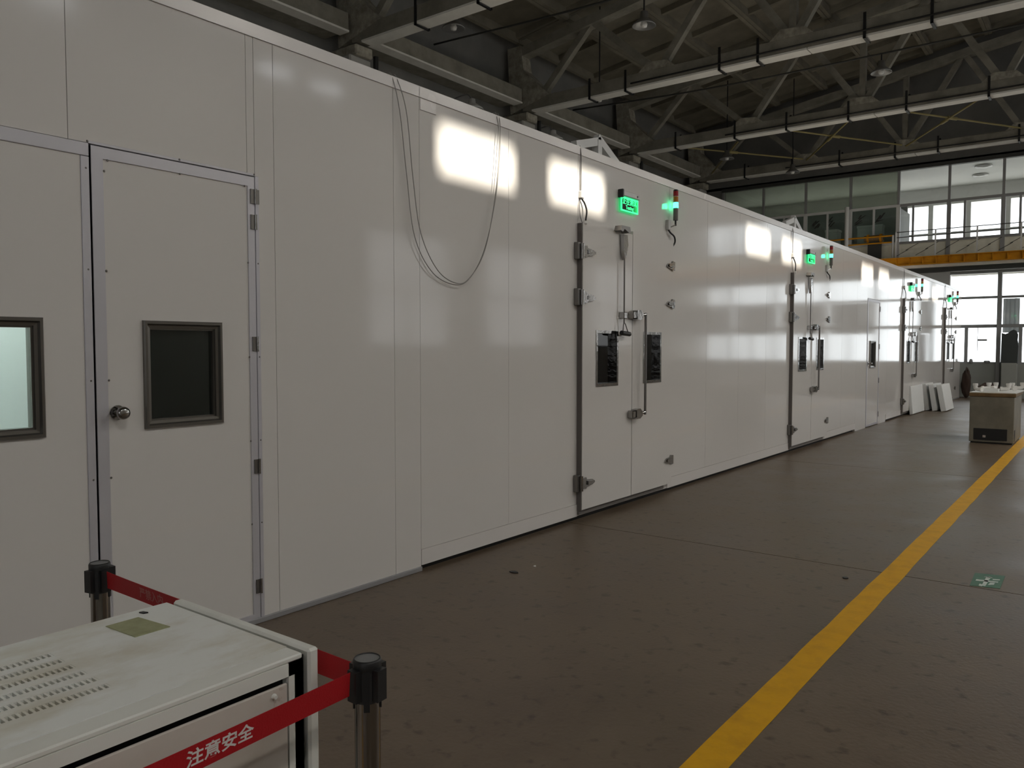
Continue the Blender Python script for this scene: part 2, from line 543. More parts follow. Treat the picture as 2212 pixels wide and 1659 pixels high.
# trims
for a, b in ((-3.2, 3.806), (3.80, 14.95), (14.95, 26.9)):
    box('top_trim', 'white_trim', wl, -0.08, 0.007, a + 0.001, b - 0.001, TRIM, TOP)
cbox('patch_plate', 'white_trim', wl, 0.0, 0.006, 3.812, 3.965, 3.06, 3.135, c=0.002)
for a, b in ((3.806, DDY[0]), (DDY[0] + DDW, DDY[1]), (DDY[1] + DDW, 14.95), (17.33, DDY[2]), (DDY[2] + DDW, 21.6)):
    box('base_trim', 'white_trim', wl, -0.08, 0.005, a, b, 0.038, 0.143)
for a, b in ((-3.2, 1.69), (1.69, 3.806), (21.6, 26.9)):
    cbox('floor_channel', 'floor_channel', wl, -0.07, 0.012, a, b, 0.0, 0.03, c=0.003)
for a, b in ((3.81, 14.94), (17.34, 21.59)):
    box('recess_plate', 'dark_gap', wl, -0.06, -0.035, a, b, 0.0, 0.06)
# roof deck and hidden sides of the chamber
box('chamber_roof', 'roof_sheet', wl, -6.9, -0.08, -3.2, 26.9, 3.13, 3.19)
box('chamber_back', 'interior', wl, -6.95, -6.9, -3.2, 26.9, 0.0, 3.19)
box('chamber_end', 'white_trim', wl, -6.9, -0.08, 26.84, 26.9, 0.0, 3.13)
box('chamber_near_end', 'white_trim', wl, -6.9, -0.08, -3.2, -3.14, 0.0, 3.13)
box('chamber_floor', 'interior', wl, -6.9, -0.10, -3.14, 26.84, 0.0, 0.02)
box('partition', 'interior', wl, -6.9, -0.08, 3.82, 3.88, 0.02, 3.13)
box('partition', 'interior', wl, -6.9, -0.08, 15.2, 15.26, 0.02, 3.13)
box('lined_panel', 'interior_white', wl, -1.26, -1.2, 0.0, 2.14, 0.02, 3.13)
box('inner_lamp', 'room_lamp', wl, -0.75, -0.55, 0.5, 1.5, 3.06, 3.10)

# ---- fixed window beside the first door
w1 = thing('window_1', (0, 1.27, 1.112), 'square metal-framed window at the left edge, lit room behind it', 'window', kind='structure')
def frame_sloped(x, y0, y1, z0, z1, w):
    loops = [(x - 0.012, 0.0), (x + 0.012, 0.001), (x + 0.018, w * 0.16), (x + 0.018, w * 0.45), (x + 0.003, w * 0.62), (x + 0.001, w), (x - 0.03, w)]
    vs, fs = [], []
    for xx, i in loops:
        vs += [(xx, y0 + i, z0 + i), (xx, y1 - i, z0 + i), (xx, y1 - i, z1 - i), (xx, y0 + i, z1 - i)]
    n = len(loops)
    for a in range(n - 1):
        for k in range(4):
            fs.append((4 * a + k, 4 * a + (k + 1) % 4, 4 * a + 4 + (k + 1) % 4, 4 * a + 4 + k))
    for k in range(4):
        fs.append((4 * (n - 1) + k, 4 * (n - 1) + (k + 1) % 4, (k + 1) % 4, k))
    return MB()._add(vs, fs)
def small_window(parent, y0, y1, z0, z1, x, m='dark_bronze', w=0.036, glass='glass'):
    f = frame_sloped(x, y0, y1, z0, z1, w).build('window_frame', m, parent)
    frame_x(x - 0.06, x - 0.012, y0 + w - 0.004, y1 - w + 0.004, z0 + w - 0.004, z1 - w + 0.004, 0.012).build('glazing_bead', m, parent)
    box('pane', glass, parent, x - 0.032, x - 0.027, y0 + w + 0.004, y1 - w - 0.004, z0 + w + 0.004, z1 - w - 0.004)
    return f
small_window(w1, 1.064, 1.481, 1.112, 1.63, 0.0)

# ---- single doors
def screws(parent, pts, x):
    for y, z in pts:
        MB().lathe((0, 0, 0), [(0.0055, 0), (0.004, 0.003), (0.0, 0.004)], 8)
        mb = MB().cyl((x, y, z), (x + 0.003, y, z), 0.0055, 8, 0.003)
        mb.build('screw', 'dull_steel', parent)
def man_door(n, y0, y1, zt, label, detail=True):
    d = thing('door_%d' % n, (0, (y0 + y1) / 2, 0), label, 'door', kind='structure')
    a, b = y0 + 0.010, y1 - 0.006
    wy0 = y0 + 0.23; wy1 = wy0 + 0.417
    plate_hole(-0.045, -0.002, a, b, 0.012, zt - 0.005, [(wy0 + 0.02, wy1 - 0.02, 1.132, 1.61)]).build('door_leaf', 'white_sheet', d)
    w = 0.052
    z1 = zt - 0.006
    MB().prism([(a, 0.012), (a, z1), (a + w, z1 - w), (a + w, 0.012)], 'x', -0.03, 0.004).build('stile', 'aluminium', d)
    MB().prism([(b, 0.012), (b, z1), (b - w * 0.8, z1 - w), (b - w * 0.8, 0.012)], 'x', -0.03, 0.004).build('stile', 'aluminium', d)
    MB().prism([(a, z1), (b, z1), (b - w * 0.8, z1 - w), (a + w, z1 - w)], 'x', -0.03, 0.004).build('top_rail', 'aluminium', d)
    box('bottom_rail', 'aluminium', d, -0.03, 0.004, a + w, b - w * 0.8, 0.012, 0.055)
    small_window(d, wy0, wy1, 1.112, 1.63, 0.0)
    # door casing
    box('casing', 'dark_gap', d, -0.08, -0.05, y0, y1, 0.0, zt)
    if detail:
        cbox('casing', 'aluminium', d, -0.05, 0.006, y0 - 0.036, y0, 0.0, zt - 0.06, c=0.002)
        cbox('lintel', 'aluminium', d, -0.05, 0.006, -3.2, y0, zt - 0.058, zt, c=0.002)
        cbox('casing', 'aluminium', d, -0.05, 0.006, y1 - 0.002, y1 + 0.020, 0.0, zt, c=0.002)
        cbox('head_trim', 'aluminium', d, -0.05, 0.003, y0, y1, zt, zt + 0.012, c=0.001)
        pts = [(a + w + 0.004, z) for z in (2.30, 1.85, 1.35, 0.9)] + [(y0 - 0.014, z) for z in (2.30, 1.85, 1.35, 0.9)]
        pts += [(y, zt - 0.062) for y in (a + w + 0.02, (a + b) / 2, b - 0.06)] + [(y, zt + 0.008) for y in (y0 - 0.005, (a + b) / 2, b)]
        pts += [(b - 0.045, z) for z in (1.95, 1.45, 1.0, 0.55)] + [(b + 0.016, z) for z in (1.95, 1.45, 1.0, 0.55)]
        screws(d, pts, 0.005)
        for z in (2.303, 2.168, 1.52, 0.86, 0.205):
            h = MB().box(0.004, 0.010, b - 0.026, b + 0.026 if z > 2.25 else b + 0.004, z - 0.038, z + 0.038)
            hb = h.build('hinge', 'dull_steel', d)
            MB().cyl((0.012, b + 0.002, z - 0.04), (0.012, b + 0.002, z + 0.04), 0.007, 10).build('hinge_pin', 'chrome', hb)
    else:
        for z in (2.25, 1.52, 0.86, 0.2):
            box('hinge', 'dull_steel', d, 0.004, 0.012, b - 0.02, b + 0.01, z - 0.05, z + 0.05)
    # round knob lock
    ky, kz = y0 + 0.10, 1.2
    k = MB().cyl((0.004, ky, kz), (0.012, ky, kz), 0.034, 20).cyl((0.012, ky, kz), (0.045, ky, kz), 0.013, 14)
    k.build('knob_rose', 'chrome', d)
    kn = MB()
    prof = [(0.013, 0.040), (0.026, 0.048), (0.031, 0.060), (0.028, 0.072), (0.016, 0.079), (0.0, 0.080)]
    nn = 20
    vs = [(x, ky + r * math.cos(2 * math.pi * i / nn), kz + r * math.sin(2 * math.pi * i / nn)) for r, x in prof for i in range(nn)]
    kn._add(vs, [(j * nn + i, j * nn + (i + 1) % nn, (j + 1) * nn + (i + 1) % nn, (j + 1) * nn + i) for j in range(len(prof) - 1) for i in range(nn)], True)
    kn.build('knob', 'chrome', d)
    return d
man_door(1, MAN[0][0], MAN[0][1], 2.412, 'tall grey-framed door with square window and round knob, nearest the camera')
man_door(6, MAN[1][0], MAN[1][1], 2.42, 'far single door with small window, between two double doors', False)

# ---- double doors of the chamber
def hinge_strap(parent, y_wall, y_tip, z, x):
    s = 1 if y_tip > y_wall else -1
    r = MB()
    L = abs(y_tip - y_wall)
    P = lambda u, v: (y_wall + s * u, z + v)
    r.prism([P(0.0, -0.045), P(0.0, 0.045), P(0.05, 0.050), P(0.06, 0.030), P(L * 0.8, 0.022), P(L, 0.004), P(L, -0.010), P(L * 0.8, -0.024), P(0.06, -0.034), P(0.05, -0.05)], 'x', x, x + 0.018)
    h = r.build('hinge', 'chrome', parent)
    MB().prism([P(0.065, -0.018), P(0.065, 0.016), P(L * 0.78, 0.012), P(L * 0.92, 0.0), P(L * 0.78, -0.014)], 'x', x + 0.018, x + 0.030).build('rib', 'chrome', h)
    return h
def double_door(n, y0, label, paper=False):
    d = thing('door_%d' % n, (0, y0 + DDW / 2, 0), label, 'door', kind='structure')
    XF = 0.05
    zb, zt = 0.098, 2.56
    # leaves
    wz0, wz1 = 1.155, 1.653
    for (a, b, wa, wb, t) in ((0.006, 0.875, 0.223, 0.612, zt), (0.885, DDW, 1.10, 1.475, zt + 0.03)):
        lf = plate_hole(-0.02, XF, y0 + a, y0 + b, zb, t, [(y0 + wa + 0.012, y0 + wb - 0.012, wz0 + 0.012, wz1 - 0.012)]).build('door_leaf', 'white_sheet', d)
        frame_x(XF - 0.07, XF + 0.006, y0 + wa, y0 + wb, wz0, wz1, 0.026).build('window_frame', 'chrome', lf)
        box('pane', 'glass', lf, XF - 0.048, XF - 0.043, y0 + wa + 0.02, y0 + wb - 0.02, wz0 + 0.02, wz1 - 0.02)
    box('dark_edge_strip', 'dark_grey', d, 0.0, XF - 0.004, y0 - 0.004, y0 + 0.006, zb - 0.01, zt)  # dark strip along the left side of the leaf
    box('dark_bottom_strip', 'dark_grey', d, 0.0, 0.022, y0, y0 + DDW - 0.12, zb - 0.045, zb)  # dark strip below the leaves
    box('centre_gasket', 'dark_grey', d, 0.0, XF - 0.006, y0 + 0.875, y0 + 0.885, zb, zt)
    if paper:  # pale patch stands in for a reflection in the right pane
        box('pane_reflection', 'reflection_pale', d, -0.02, -0.018, y0 + 1.13, y0 + 1.36, 1.42, 1.62)
    # hinges left: wall plate + knuckle + strap
    for z in (2.325, 1.935, 0.335):
        hb = cbox('hinge_plate', 'dull_steel', d, 0.0, 0.045, y0 - 0.058, y0 - 0.014, z - 0.075, z + 0.07, c=0.004)
        MB().cyl((0.055, y0 - 0.010, z - 0.07), (0.055, y0 - 0.010, z + 0.06), 0.016, 12).build('knuckle', 'chrome', hb)
        hinge_strap(d, y0 + 0.0, y0 + 0.19, z - 0.005, XF)
    for z in (2.33, 1.945, 0.345):
        hinge_strap(d, y0 + 1.745, y0 + 1.575, z, XF)
    # overhead latch with pull rod and stirrup
    x = XF
    lt = MB().prism([(y0 + 0.53, 2.555), (y0 + 0.55, 2.60), (y0 + 0.70, 2.60), (y0 + 0.715, 2.56), (y0 + 0.69, 2.545), (y0 + 0.60, 2.572), (y0 + 0.57, 2.545)], 'x', x, x + 0.07)
    lt.build('latch_bracket', 'dull_steel', d)
    lv = MB().prism([(y0 + 0.63, 2.53), (y0 + 0.70, 2.53), (y0 + 0.715, 2.44), (y0 + 0.685, 2.34), (y0 + 0.655, 2.30), (y0 + 0.635, 2.38)], 'x', x + 0.01, x + 0.045)
    lv.build('latch_lever', 'chrome', d)
    ry = y0 + 0.662
    MB().cyl((x + 0.035, ry, 2.32), (x + 0.035, ry, 1.72), 0.0075, 10).build('pull_rod', 'dull_steel', d)
    cbox('rod_guide', 'chrome', d, x, x + 0.055, ry - 0.035, ry + 0.03, 1.765, 1.825, c=0.006)
    st = MB().tube([(x + 0.035, ry, 1.735), (x + 0.04, ry - 0.02, 1.71), (x + 0.05, ry - 0.05, 1.635)], 0.005)
    st.tube([(x + 0.035, ry, 1.735), (x + 0.04, ry + 0.02, 1.71), (x + 0.05, ry + 0.05, 1.635)], 0.005)
    so = st.build('stirrup', 'dull_steel', d)
    MB().cyl((x + 0.05, ry - 0.075, 1.635), (x + 0.05, ry + 0.075, 1.625), 0.021, 12).build('grip', 'black', so)
    # long cremone handle
    hy = y0 + 1.035
    for z, sgn in ((1.805, 1), (0.875, -1)):
        lk = cbox('lock_body', 'chrome', d, x, x + 0.06, y0 + 0.795, y0 + 0.865, z - 0.035, z + 0.035, c=0.008)
        MB().prism([(y0 + 0.86, z - 0.045), (y0 + 0.86, z + 0.045), (y0 + 0.93, z + 0.05), (y0 + 0.975, z + 0.015), (y0 + 0.975, z - 0.02), (y0 + 0.93, z - 0.045)], 'x', x + 0.012, x + 0.068).build('lock_cover', 'chrome', lk)
        MB().cyl((x + 0.045, y0 + 0.965, z), (x + 0.06, hy, z + 0.01), 0.013, 12).build('handle_arm', 'chrome', d)
    MB().cyl((x + 0.06, hy, 1.83), (x + 0.06, hy, 0.86), 0.0125, 12).build('handle_bar', 'dull_steel', d)
    return d
mat('reflection_pale', (0.55, 0.62, 0.62), 0.6, col2=(0.70, 0.74, 0.74), nscale=14)
double_door(2, DDY[0], 'nearest of the white double doors, with chrome strap hinges and long handle', True)
double_door(3, DDY[1], 'second white double door along the wall, left of the far single door')
double_door(4, DDY[2], 'third white double door along the wall, with foam boards leaning beside it')
double_door(5, DDY[3], 'farthest white double door at the far end of the wall')

# ---- building shell
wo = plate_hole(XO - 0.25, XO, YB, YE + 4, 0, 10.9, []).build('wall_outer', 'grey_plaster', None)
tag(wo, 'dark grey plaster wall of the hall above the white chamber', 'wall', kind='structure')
wb_ = thing('wall_back', (4, YB, 0), 'plain wall of the hall behind the camera with added glowing frosted windows', 'wall', kind='structure')
def wall_y(parent, y0, y1, x0, x1, z0, z1, holes, m):
    mb = MB(); x = x0
    for a, b, c, d in sorted(holes):
        if a > x: mb.box(x, a, y0, y1, z0, z1)
        if c > z0: mb.box(a, b, y0, y1, z0, c)
        if d < z1: mb.box(a, b, y0, y1, d, z1)
        x = b
    if x < x1: mb.box(x, x1, y0, y1, z0, z1)
    return mb
bh = [(x, x + 2.6, 1.4, 5.4) for x in (3.6, 6.9)]
wall_y(None, YB - 0.25, YB, XO, XR, 0, 12, bh, 'hall_wall').build('masonry', 'hall_wall', wb_)
for a, b, c, d in bh:
    box('frosted_glow_pane', 'frosted', wb_, a, b, YB - 0.15, YB - 0.13, c, d)  # added panes, glowing to light the near part of the hall
# right wall: big frosted windows and, high up, small open vents that let the sun through
wr = thing('wall_right', (XR, 9, 0), 'right-hand wall of the hall with frosted windows, high vents and added sun slits', 'wall', kind='structure')
VY = [4.42 + 5.61 * k + o for k in range(-2, 4) for o in (0.0, 1.32)]
ZV = 2.865 + XR * 0.4235
rh = [(y - 1.4, y + 1.4, 1.5, 4.3) for y in (13.9, 18.2, 23.5)]
plate_hole(XR, XR + 0.25, YB, YE + 4, 0, 5.6, rh).build('masonry', 'hall_wall', wr)
plate_hole(XR, XR + 0.06, YB, YE + 4, 5.6, 7.5, [(y - 0.41, y + 0.41, ZV - 0.155, ZV + 0.155) for y in VY]).build('upper_wall', 'hall_wall', wr)
TYB = [-5.5, -0.2, 5.1, 10.43, 15.87, 21.2, 26.2]
plate_hole(XR, XR + 0.06, YB, YE + 4, 7.5, 10.9, [(a + 0.4, b - 0.4, 8.05, 8.75) for a, b in zip(TYB[:-1], TYB[1:])]).build('sun_slit_wall', 'hall_wall', wr)  # added slits put sun on the chamber roof to brighten the undersides above
for a, b, c, d in rh:
    for i in range(2):
        for j in range(2):
            yy0 = a + (b - a) * i / 2 + 0.05; yy1 = a + (b - a) * (i + 1) / 2 - 0.05
            zz0 = c + (d - c) * j / 2 + 0.05; zz1 = c + (d - c) * (j + 1) / 2 - 0.05
            box('frosted_glow_pane', 'frosted', wr, XR + 0.10, XR + 0.12, yy0, yy1, zz0, zz1)
    frame_x(XR + 0.06, XR + 0.14, a, b, c, d, 0.07).build('window_frame', 'frame_grey', wr)
    box('mullion', 'frame_grey', wr, XR + 0.06, XR + 0.14, (a + b) / 2 - 0.05, (a + b) / 2 + 0.05, c, d)
    box('transom', 'frame_grey', wr, XR + 0.06, XR + 0.14, a, b, (c + d) / 2 - 0.05, (c + d) / 2 + 0.05)

# ---- roof: sloping sheet with ribbed precast slabs beneath it
XM = 3.8
def roof_z(x): return 8.98 + 0.15 * ((x + 8.3) if x < XM else (2 * XM - x + 8.3))
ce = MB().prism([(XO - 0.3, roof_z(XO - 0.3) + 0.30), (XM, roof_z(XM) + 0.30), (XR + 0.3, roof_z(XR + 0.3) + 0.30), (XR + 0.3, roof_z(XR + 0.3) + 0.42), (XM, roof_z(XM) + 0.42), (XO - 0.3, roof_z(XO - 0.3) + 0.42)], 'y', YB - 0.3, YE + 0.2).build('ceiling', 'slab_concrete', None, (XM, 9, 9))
tag(ce, 'sloping factory roof of ribbed concrete slabs', 'ceiling', kind='structure')
TY = [10.43, 15.87, 21.2, 26.2]
TYA = [5.1] + TY
def slab_mesh(L):
    mb = MB()
    W = 1.49
    mb.box(0, W, 0, L, 0.24, 0.29)
    mb.box(0, 0.09, 0, L, 0.0, 0.24); mb.box(W - 0.09, W, 0, L, 0.0, 0.24)
    for y in (0.0, L / 3, 2 * L / 3, L - 0.1):
        mb.box(0.09, W - 0.09, y, y + 0.1, 0.10, 0.24)
    return mb
tilt = math.atan(0.15)
for a, b in zip(TYA[:-1], TYA[1:]):
    proto = None
    for i in range(8):
        x0 = XO + 0.3 + i * 1.5 * math.cos(tilt)
        if proto is None:
            proto = slab_mesh(b - a - 0.02).build('roof_slab', 'slab_concrete', None, (0, 0, 0))
            o = proto
        else:
            o = proto.copy(); C.objects.link(o)
        o.parent = ce
        o.location = (x0 - XM, a + 0.01 - 9, roof_z(x0) - 9)
        o.rotation_euler = (0, -tilt, 0)
# last strip of slabs behind the fourth truss
# ---- columns along the outer wall
for i, y in enumerate(TY):
    c_ = thing('column', (-8.2, y, 0), ['grey square column carrying the nearest roof truss', 'grey square column carrying the second roof truss', 'grey square column carrying the third roof truss', 'grey square column carrying the farthest roof truss'][i], 'column', 'columns along the outer wall')
    cbox('shaft', 'column_paint', c_, XO, -7.88, y - 0.30, y + 0.24, 0.0, 7.02, c=0.03)
    cbox('corbel', 'rough_concrete', c_, XO, -7.8, y - 0.22, y + 0.22, 7.02, 7.22, c=0.03)
    if i < 3:
        MB().cyl((-7.82, y + 0.30, 3.0), (-7.82, y + 0.30, 7.1), 0.05, 10).build('downpipe', 'black', c_)
ORD = ['nearest', 'second', 'third', 'farthest']
for i, (a, b) in enumerate(zip(TYA[:-1], TYA[1:])):
    eb = thing('eaves_beam', (-8.2, (a + b) / 2, 7.42), ['concrete eaves beam running up to the nearest truss from the left edge', 'concrete eaves beam between the nearest and second trusses', 'concrete eaves beam between the second and third trusses', 'concrete eaves beam between the third and farthest trusses'][i], 'beam', 'eaves beams on the outer wall')
    cbox('beam', 'concrete', eb, XO, -7.9, a + 0.30, b - 0.30, 7.43, 7.76, c=0.012)
    box('painted_uplight', 'pale_underside', eb, -8.14, -7.88, a + 0.31, b - 0.31, 7.395, 7.432)  # pale strip paints light from below onto the beam underside

# ---- roof trusses
def truss(i, Y):
    t = thing('roof_truss', (XM, Y, 7.23), ['nearest concrete roof truss crossing the top left of the ceiling', 'second concrete roof truss, long pale chord crossing the top right', 'third concrete roof truss from the camera with cross-bracing behind it', 'farthest concrete roof truss just in front of the mezzanine glazing'][i], 'truss', 'concrete roof trusses')
    w = 0.30
    B0, B1 = 7.26, 7.54
    cbox('bottom_chord', 'concrete', t, -8.0, XR - 0.3, Y - w / 2, Y + w / 2, B0, B1, c=0.012)
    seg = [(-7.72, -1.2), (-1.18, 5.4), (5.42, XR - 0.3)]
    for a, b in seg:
        box('painted_uplight', 'pale_underside', t, a, b, Y - w / 2 - 0.006, Y + w / 2 + 0.006, 7.225, 7.262)  # chord underside coloured pale to imitate light from below
    top = lambda x: roof_z(x) - 0.20
    # haunched foot with end post
    MB().prism([(-8.35, 7.24), (-7.2, 7.54), (-7.45, 7.75), (-7.95, 8.25), (-8.05, 8.85), (-8.45, 8.85)], 'y', Y - w / 2 - 0.02, Y + w / 2 + 0.02).build('foot', 'rough_concrete', t)
    for xa, xb in ((-8.4, XM), (XM, XR - 0.2)):
        MB().prism([(xa, top(xa) - 0.22), (xb, top(xb) - 0.22), (xb, top(xb)), (xa, top(xa))], 'y', Y - w / 2, Y + w / 2).build('top_chord', 'concrete', t)
    nodes = [-4.4, -1.5, 1.5, 4.4, 7.3]
    for x in nodes:
        MB().prism([(x - 0.42, B1 - 0.01), (x + 0.42, B1 - 0.01), (x + 0.26, B1 + 0.14), (x - 0.20, B1 + 0.18)], 'y', Y - w / 2 - 0.015, Y + w / 2 + 0.015).build('gusset', 'rough_concrete', t)
    tops = [-6.1, -2.9, 0.0, 3.0, 5.9, 8.6]
    allb = [-7.6] + nodes + [9.5]
    for k, x in enumerate(tops):
        for xb in (allb[k], allb[k + 1]):
            MB().bar((xb, Y, B1 - 0.05), (x, Y, top(x) - 0.1), 0.15, 0.15, (0, 1, 0)).build('diagonal', 'concrete', t)
    for x in (-1.5, 4.4):
        box('post', 'concrete', t, x - 0.07, x + 0.07, Y - 0.07, Y + 0.07, B1, top(x) - 0.15)
    # black straps and a conduit along the chord
    xs = [-6.3, -4.9, -3.2, -1.9, -0.4, 1.2, 2.8]
    for k, x in enumerate(xs):
        xx = x + 0.25 * math.sin(3 * k + 2 * i)
        frame = MB().box(xx - 0.025, xx + 0.025, Y - w / 2 - 0.03, Y - w / 2 - 0.012, 7.19, 7.66)
        frame.box(xx - 0.025, xx + 0.025, Y + w / 2 + 0.012, Y + w / 2 + 0.03, 7.19, 7.66)
        frame.box(xx - 0.025, xx + 0.025, Y - w / 2 - 0.03, Y + w / 2 + 0.03, 7.19, 7.21)
        frame.build('strap', 'black', t)
    if i:
        MB().cyl((-5.0, Y - w / 2 - 0.035, 7.33), (9.0, Y - w / 2 - 0.035, 7.33), 0.018, 8).build('conduit', 'black', t)
    return t
for i, y in enumerate(TY): truss(i, y)

# ---- cross bracing rods between third and fourth truss
nodes = [-7.6, -4.4, -1.5, 1.5, 4.4]
nm = ['leftmost crossing, near the outer wall', 'second crossing from the left', 'third crossing from the left', 'rightmost crossing, by the right edge']
for k in range(4):
    r = thing('cross_brace', ((nodes[k] + nodes[k + 1]) / 2, 23.7, 7.5), 'thin yellowish crossed rods under the far roof bay, %s' % nm[k], 'brace', 'cross-bracing between the last two trusses')
    for flip in range(2):
        xa, xb = (nodes[k] + 0.06, nodes[k + 1] - 0.06) if flip else (nodes[k + 1] - 0.06, nodes[k] + 0.06)
        A, B = Vector((xa, TY[2] + 0.15, 7.50 + 0.05 * flip)), Vector((xb, TY[3] - 0.15, 7.50 + 0.05 * flip))
        MB().cyl(A, B, 0.024, 8).build('rod', 'rod_yellow', r)
        MB().cyl(A.lerp(B, 0.5), A.lerp(B, 0.56), 0.045, 8).build('turnbuckle', 'rod_yellow', r)

# ---- lamp conduits across the bays and the pendant lamps
for k, (y, z) in enumerate(((13.0, 7.95), (18.6, 7.85))):
    c_ = MB().tube(bez([(-8.4, y, z + 0.2), (-4, y, z), (2, y, z - 0.02), (6, y, z), (XR - 0.05, y, z + 0.1)], 6), 0.02, 6).build('lamp_conduit', 'dark_steel', None)
    tag(c_, ['thin dark conduit crossing the bay behind the nearest truss', 'thin dark conduit crossing the bay behind the second truss'][k], 'conduit')
def pendant(x, y, z, zc, label):
    zc = zc or roof_z(x) + 0.28
    p = thing('pendant_lamp', (x, y, z), label, 'lamp', 'unlit bell lamps under the roof')
    MB().cyl((x, y, z + 0.22), (x, y, zc), 0.016, 8).build('stem', 'black', p)
    MB().lathe((x, y, z), [(0.03, 0.26), (0.07, 0.25), (0.08, 0.14), (0.12, 0.10), (0.20, 0.03), (0.215, 0.0), (0.205, 0.0), (0.11, 0.085), (0.05, 0.11), (0.0, 0.11)], 22).build('shade', 'lamp_shell', p)
    MB().lathe((x, y, z), [(0.0, -0.03), (0.05, -0.02), (0.065, 0.03), (0.04, 0.09)], 14).build('bulb', 'lamp_rim', p)
    return p
pendant(-6.2, 11.16, 7.38, None, 'small unlit bell lamp under the roof beside the nearest truss')
pendant(-6.21, 16.37, 7.35, None, 'small unlit bell lamp just under the second truss, above the white frame')
pendant(-3.25, 13.0, 7.30, 7.935, 'unlit bell lamp hanging from the conduit behind the nearest truss')
pendant(-0.5, 18.6, 7.42, 7.825, 'unlit bell lamp hanging from the conduit near the third truss')
pendant(-4.33, 24.67, 6.85, None, 'unlit bell lamp hanging in front of the mezzanine glazing')
pendant(-5.74, 22.96, 7.15, None, 'unlit bell lamp among the tie rods above the chamber roof')
for k, y in enumerate((13.46, 16.61)):
    x, z = -7.7, 6.72
    p = thing('wall_lamp', (x, y, z), ['bell lamp on a wall arm peeping over the chamber top beside the first bright patch', 'bell lamp on a wall arm peeping over the chamber top left of the white bracket'][k], 'lamp', 'unlit bell lamps on the outer wall')
    MB().tube(bez([(XO, y, z + 0.18), (XO + 0.35, y, z + 0.32), (x - 0.15, y, z + 0.36), (x, y, z + 0.22)], 6), 0.018, 8).build('arm', 'lamp_shell', p)
    MB().lathe((x, y, z), [(0.03, 0.24), (0.07, 0.23), (0.08, 0.14), (0.14, 0.10), (0.24, 0.03), (0.26, 0.0), (0.25, 0.0), (0.13, 0.085), (0.05, 0.11), (0.0, 0.11)], 22).build('shade', 'lamp_rim', p)
    MB().lathe((x, y, z), [(0.0, -0.03), (0.05, -0.02), (0.065, 0.03), (0.04, 0.09)], 14).build('bulb', 'lamp_rim', p)
# unseen high-bay lamps; those past the first are added to light the floor
for k, y in enumerate((-0.6, 7.8, 13.2, 18.4, 23.7)):
    x, z = 7.6, 7.3
    p = thing('unseen_high_bay', (x, y, z), 'lit high-bay lamp over the right-hand aisle, %s' % ['beside the camera', 'added just before the nearest truss', 'added between the nearest and second trusses', 'added between the second and third trusses', 'added between the third and farthest trusses'][k], 'lamp', 'lit high-bay lamps')
    MB().cyl((x, y, z + 0.38), (x, y, roof_z(x) + 0.29), 0.02, 8).build('stem', 'black', p)
    MB().lathe((x, y, z), [(0.08, 0.40), (0.12, 0.28), (0.16, 0.20), (0.27, 0.0), (0.265, 0.0), (0.15, 0.19), (0.0, 0.20)], 24).build('shade', 'lamp_shell', p)
    MB().lathe((x, y, z), [(0.0, 0.005), (0.22, 0.01), (0.22, 0.03), (0.0, 0.04)], 24).build('diffuser', 'lamp_lit', p)

# ---- end wall below the mezzanine
we = thing('wall_end', (0, YE, 0), 'end wall of the hall with tall bright windows under the mezzanine', 'wall', kind='structure')
cols = [-0.42, 0.90, 2.55, 4.2, 5.85, 7.5, XR - 0.4]
box('left_wall', 'frame_white', we, XO, -0.42, YE, YE + 0.2, 0, 4.0)
box('dado', 'green_dado', we, -0.42, XR, YE, YE + 0.2, 0, 1.03)
box('head', 'frame_grey', we, -0.42, XR, YE, YE + 0.2, 3.74, 4.0)
for i, c in enumerate(cols[1:]):
    cbox('column', 'frame_grey', we, c - 0.055, c + 0.055, YE - 0.06, YE + 0.16, 0, 3.78, c=0.01)
wn = 2
for a, b in zip(cols[:-1], cols[1:]):
    w = thing('window_%d' % wn, ((a + b) / 2, YE, 1.03), ['bright end window beside the far corner of the chamber' if wn == 2 else 'end window with corrugated sheet and dark draped shape' if wn == 3 else 'end window beyond the right edge, bay %s' % 'abcdefghij'[wn - 4]][0], 'window', kind='structure')
    a1, b1 = a + 0.055, b - 0.055
    for z0, z1 in ((2.98, 3.05), (2.10, 2.20), (1.03, 1.07)):
        box('transom', 'frame_grey', w, a1, b1, YE + 0.02, YE + 0.12, z0, z1)
    split = 0.05 if wn == 2 else (1.45 if wn == 3 else (a + b) / 2)
    box('mullion', 'frame_grey', w, split - 0.045, split + 0.045, YE + 0.02, YE + 0.12, 1.07, 2.10)
    box('pane', 'clear_glass', w, a1, b1, YE + 0.06, YE + 0.065, 3.05, 3.74)
    box('pane', 'clear_glass', w, a1, b1, YE + 0.06, YE + 0.065, 2.20, 2.98)
    box('pane', 'clear_glass', w, a1, split - 0.045, YE + 0.06, YE + 0.065, 1.07, 2.10)
    box('pane', 'clear_glass', w, split + 0.045, b1, YE + 0.06, YE + 0.065, 1.07, 2.10)
    if wn > 2:
        xe = 1.40 if wn == 3 else b1 - 0.1
        n = max(4, int((xe - a1) / 0.025))
        top, bot = [], []
        for k in range(n + 1):
            x = a1 + 0.02 + (xe - a1 - 0.02) * k / n
            yy = YE + 0.22 + 0.035 * math.sin(2 * math.pi * (x - a1) / 0.125)
            bot.append((x, yy)); top.append((x, yy + 0.006))
        MB().prism(bot + top[::-1], 'z', 1.95, 2.97).build('corrugated_sheet', 'corrugated', w)
    wn += 1
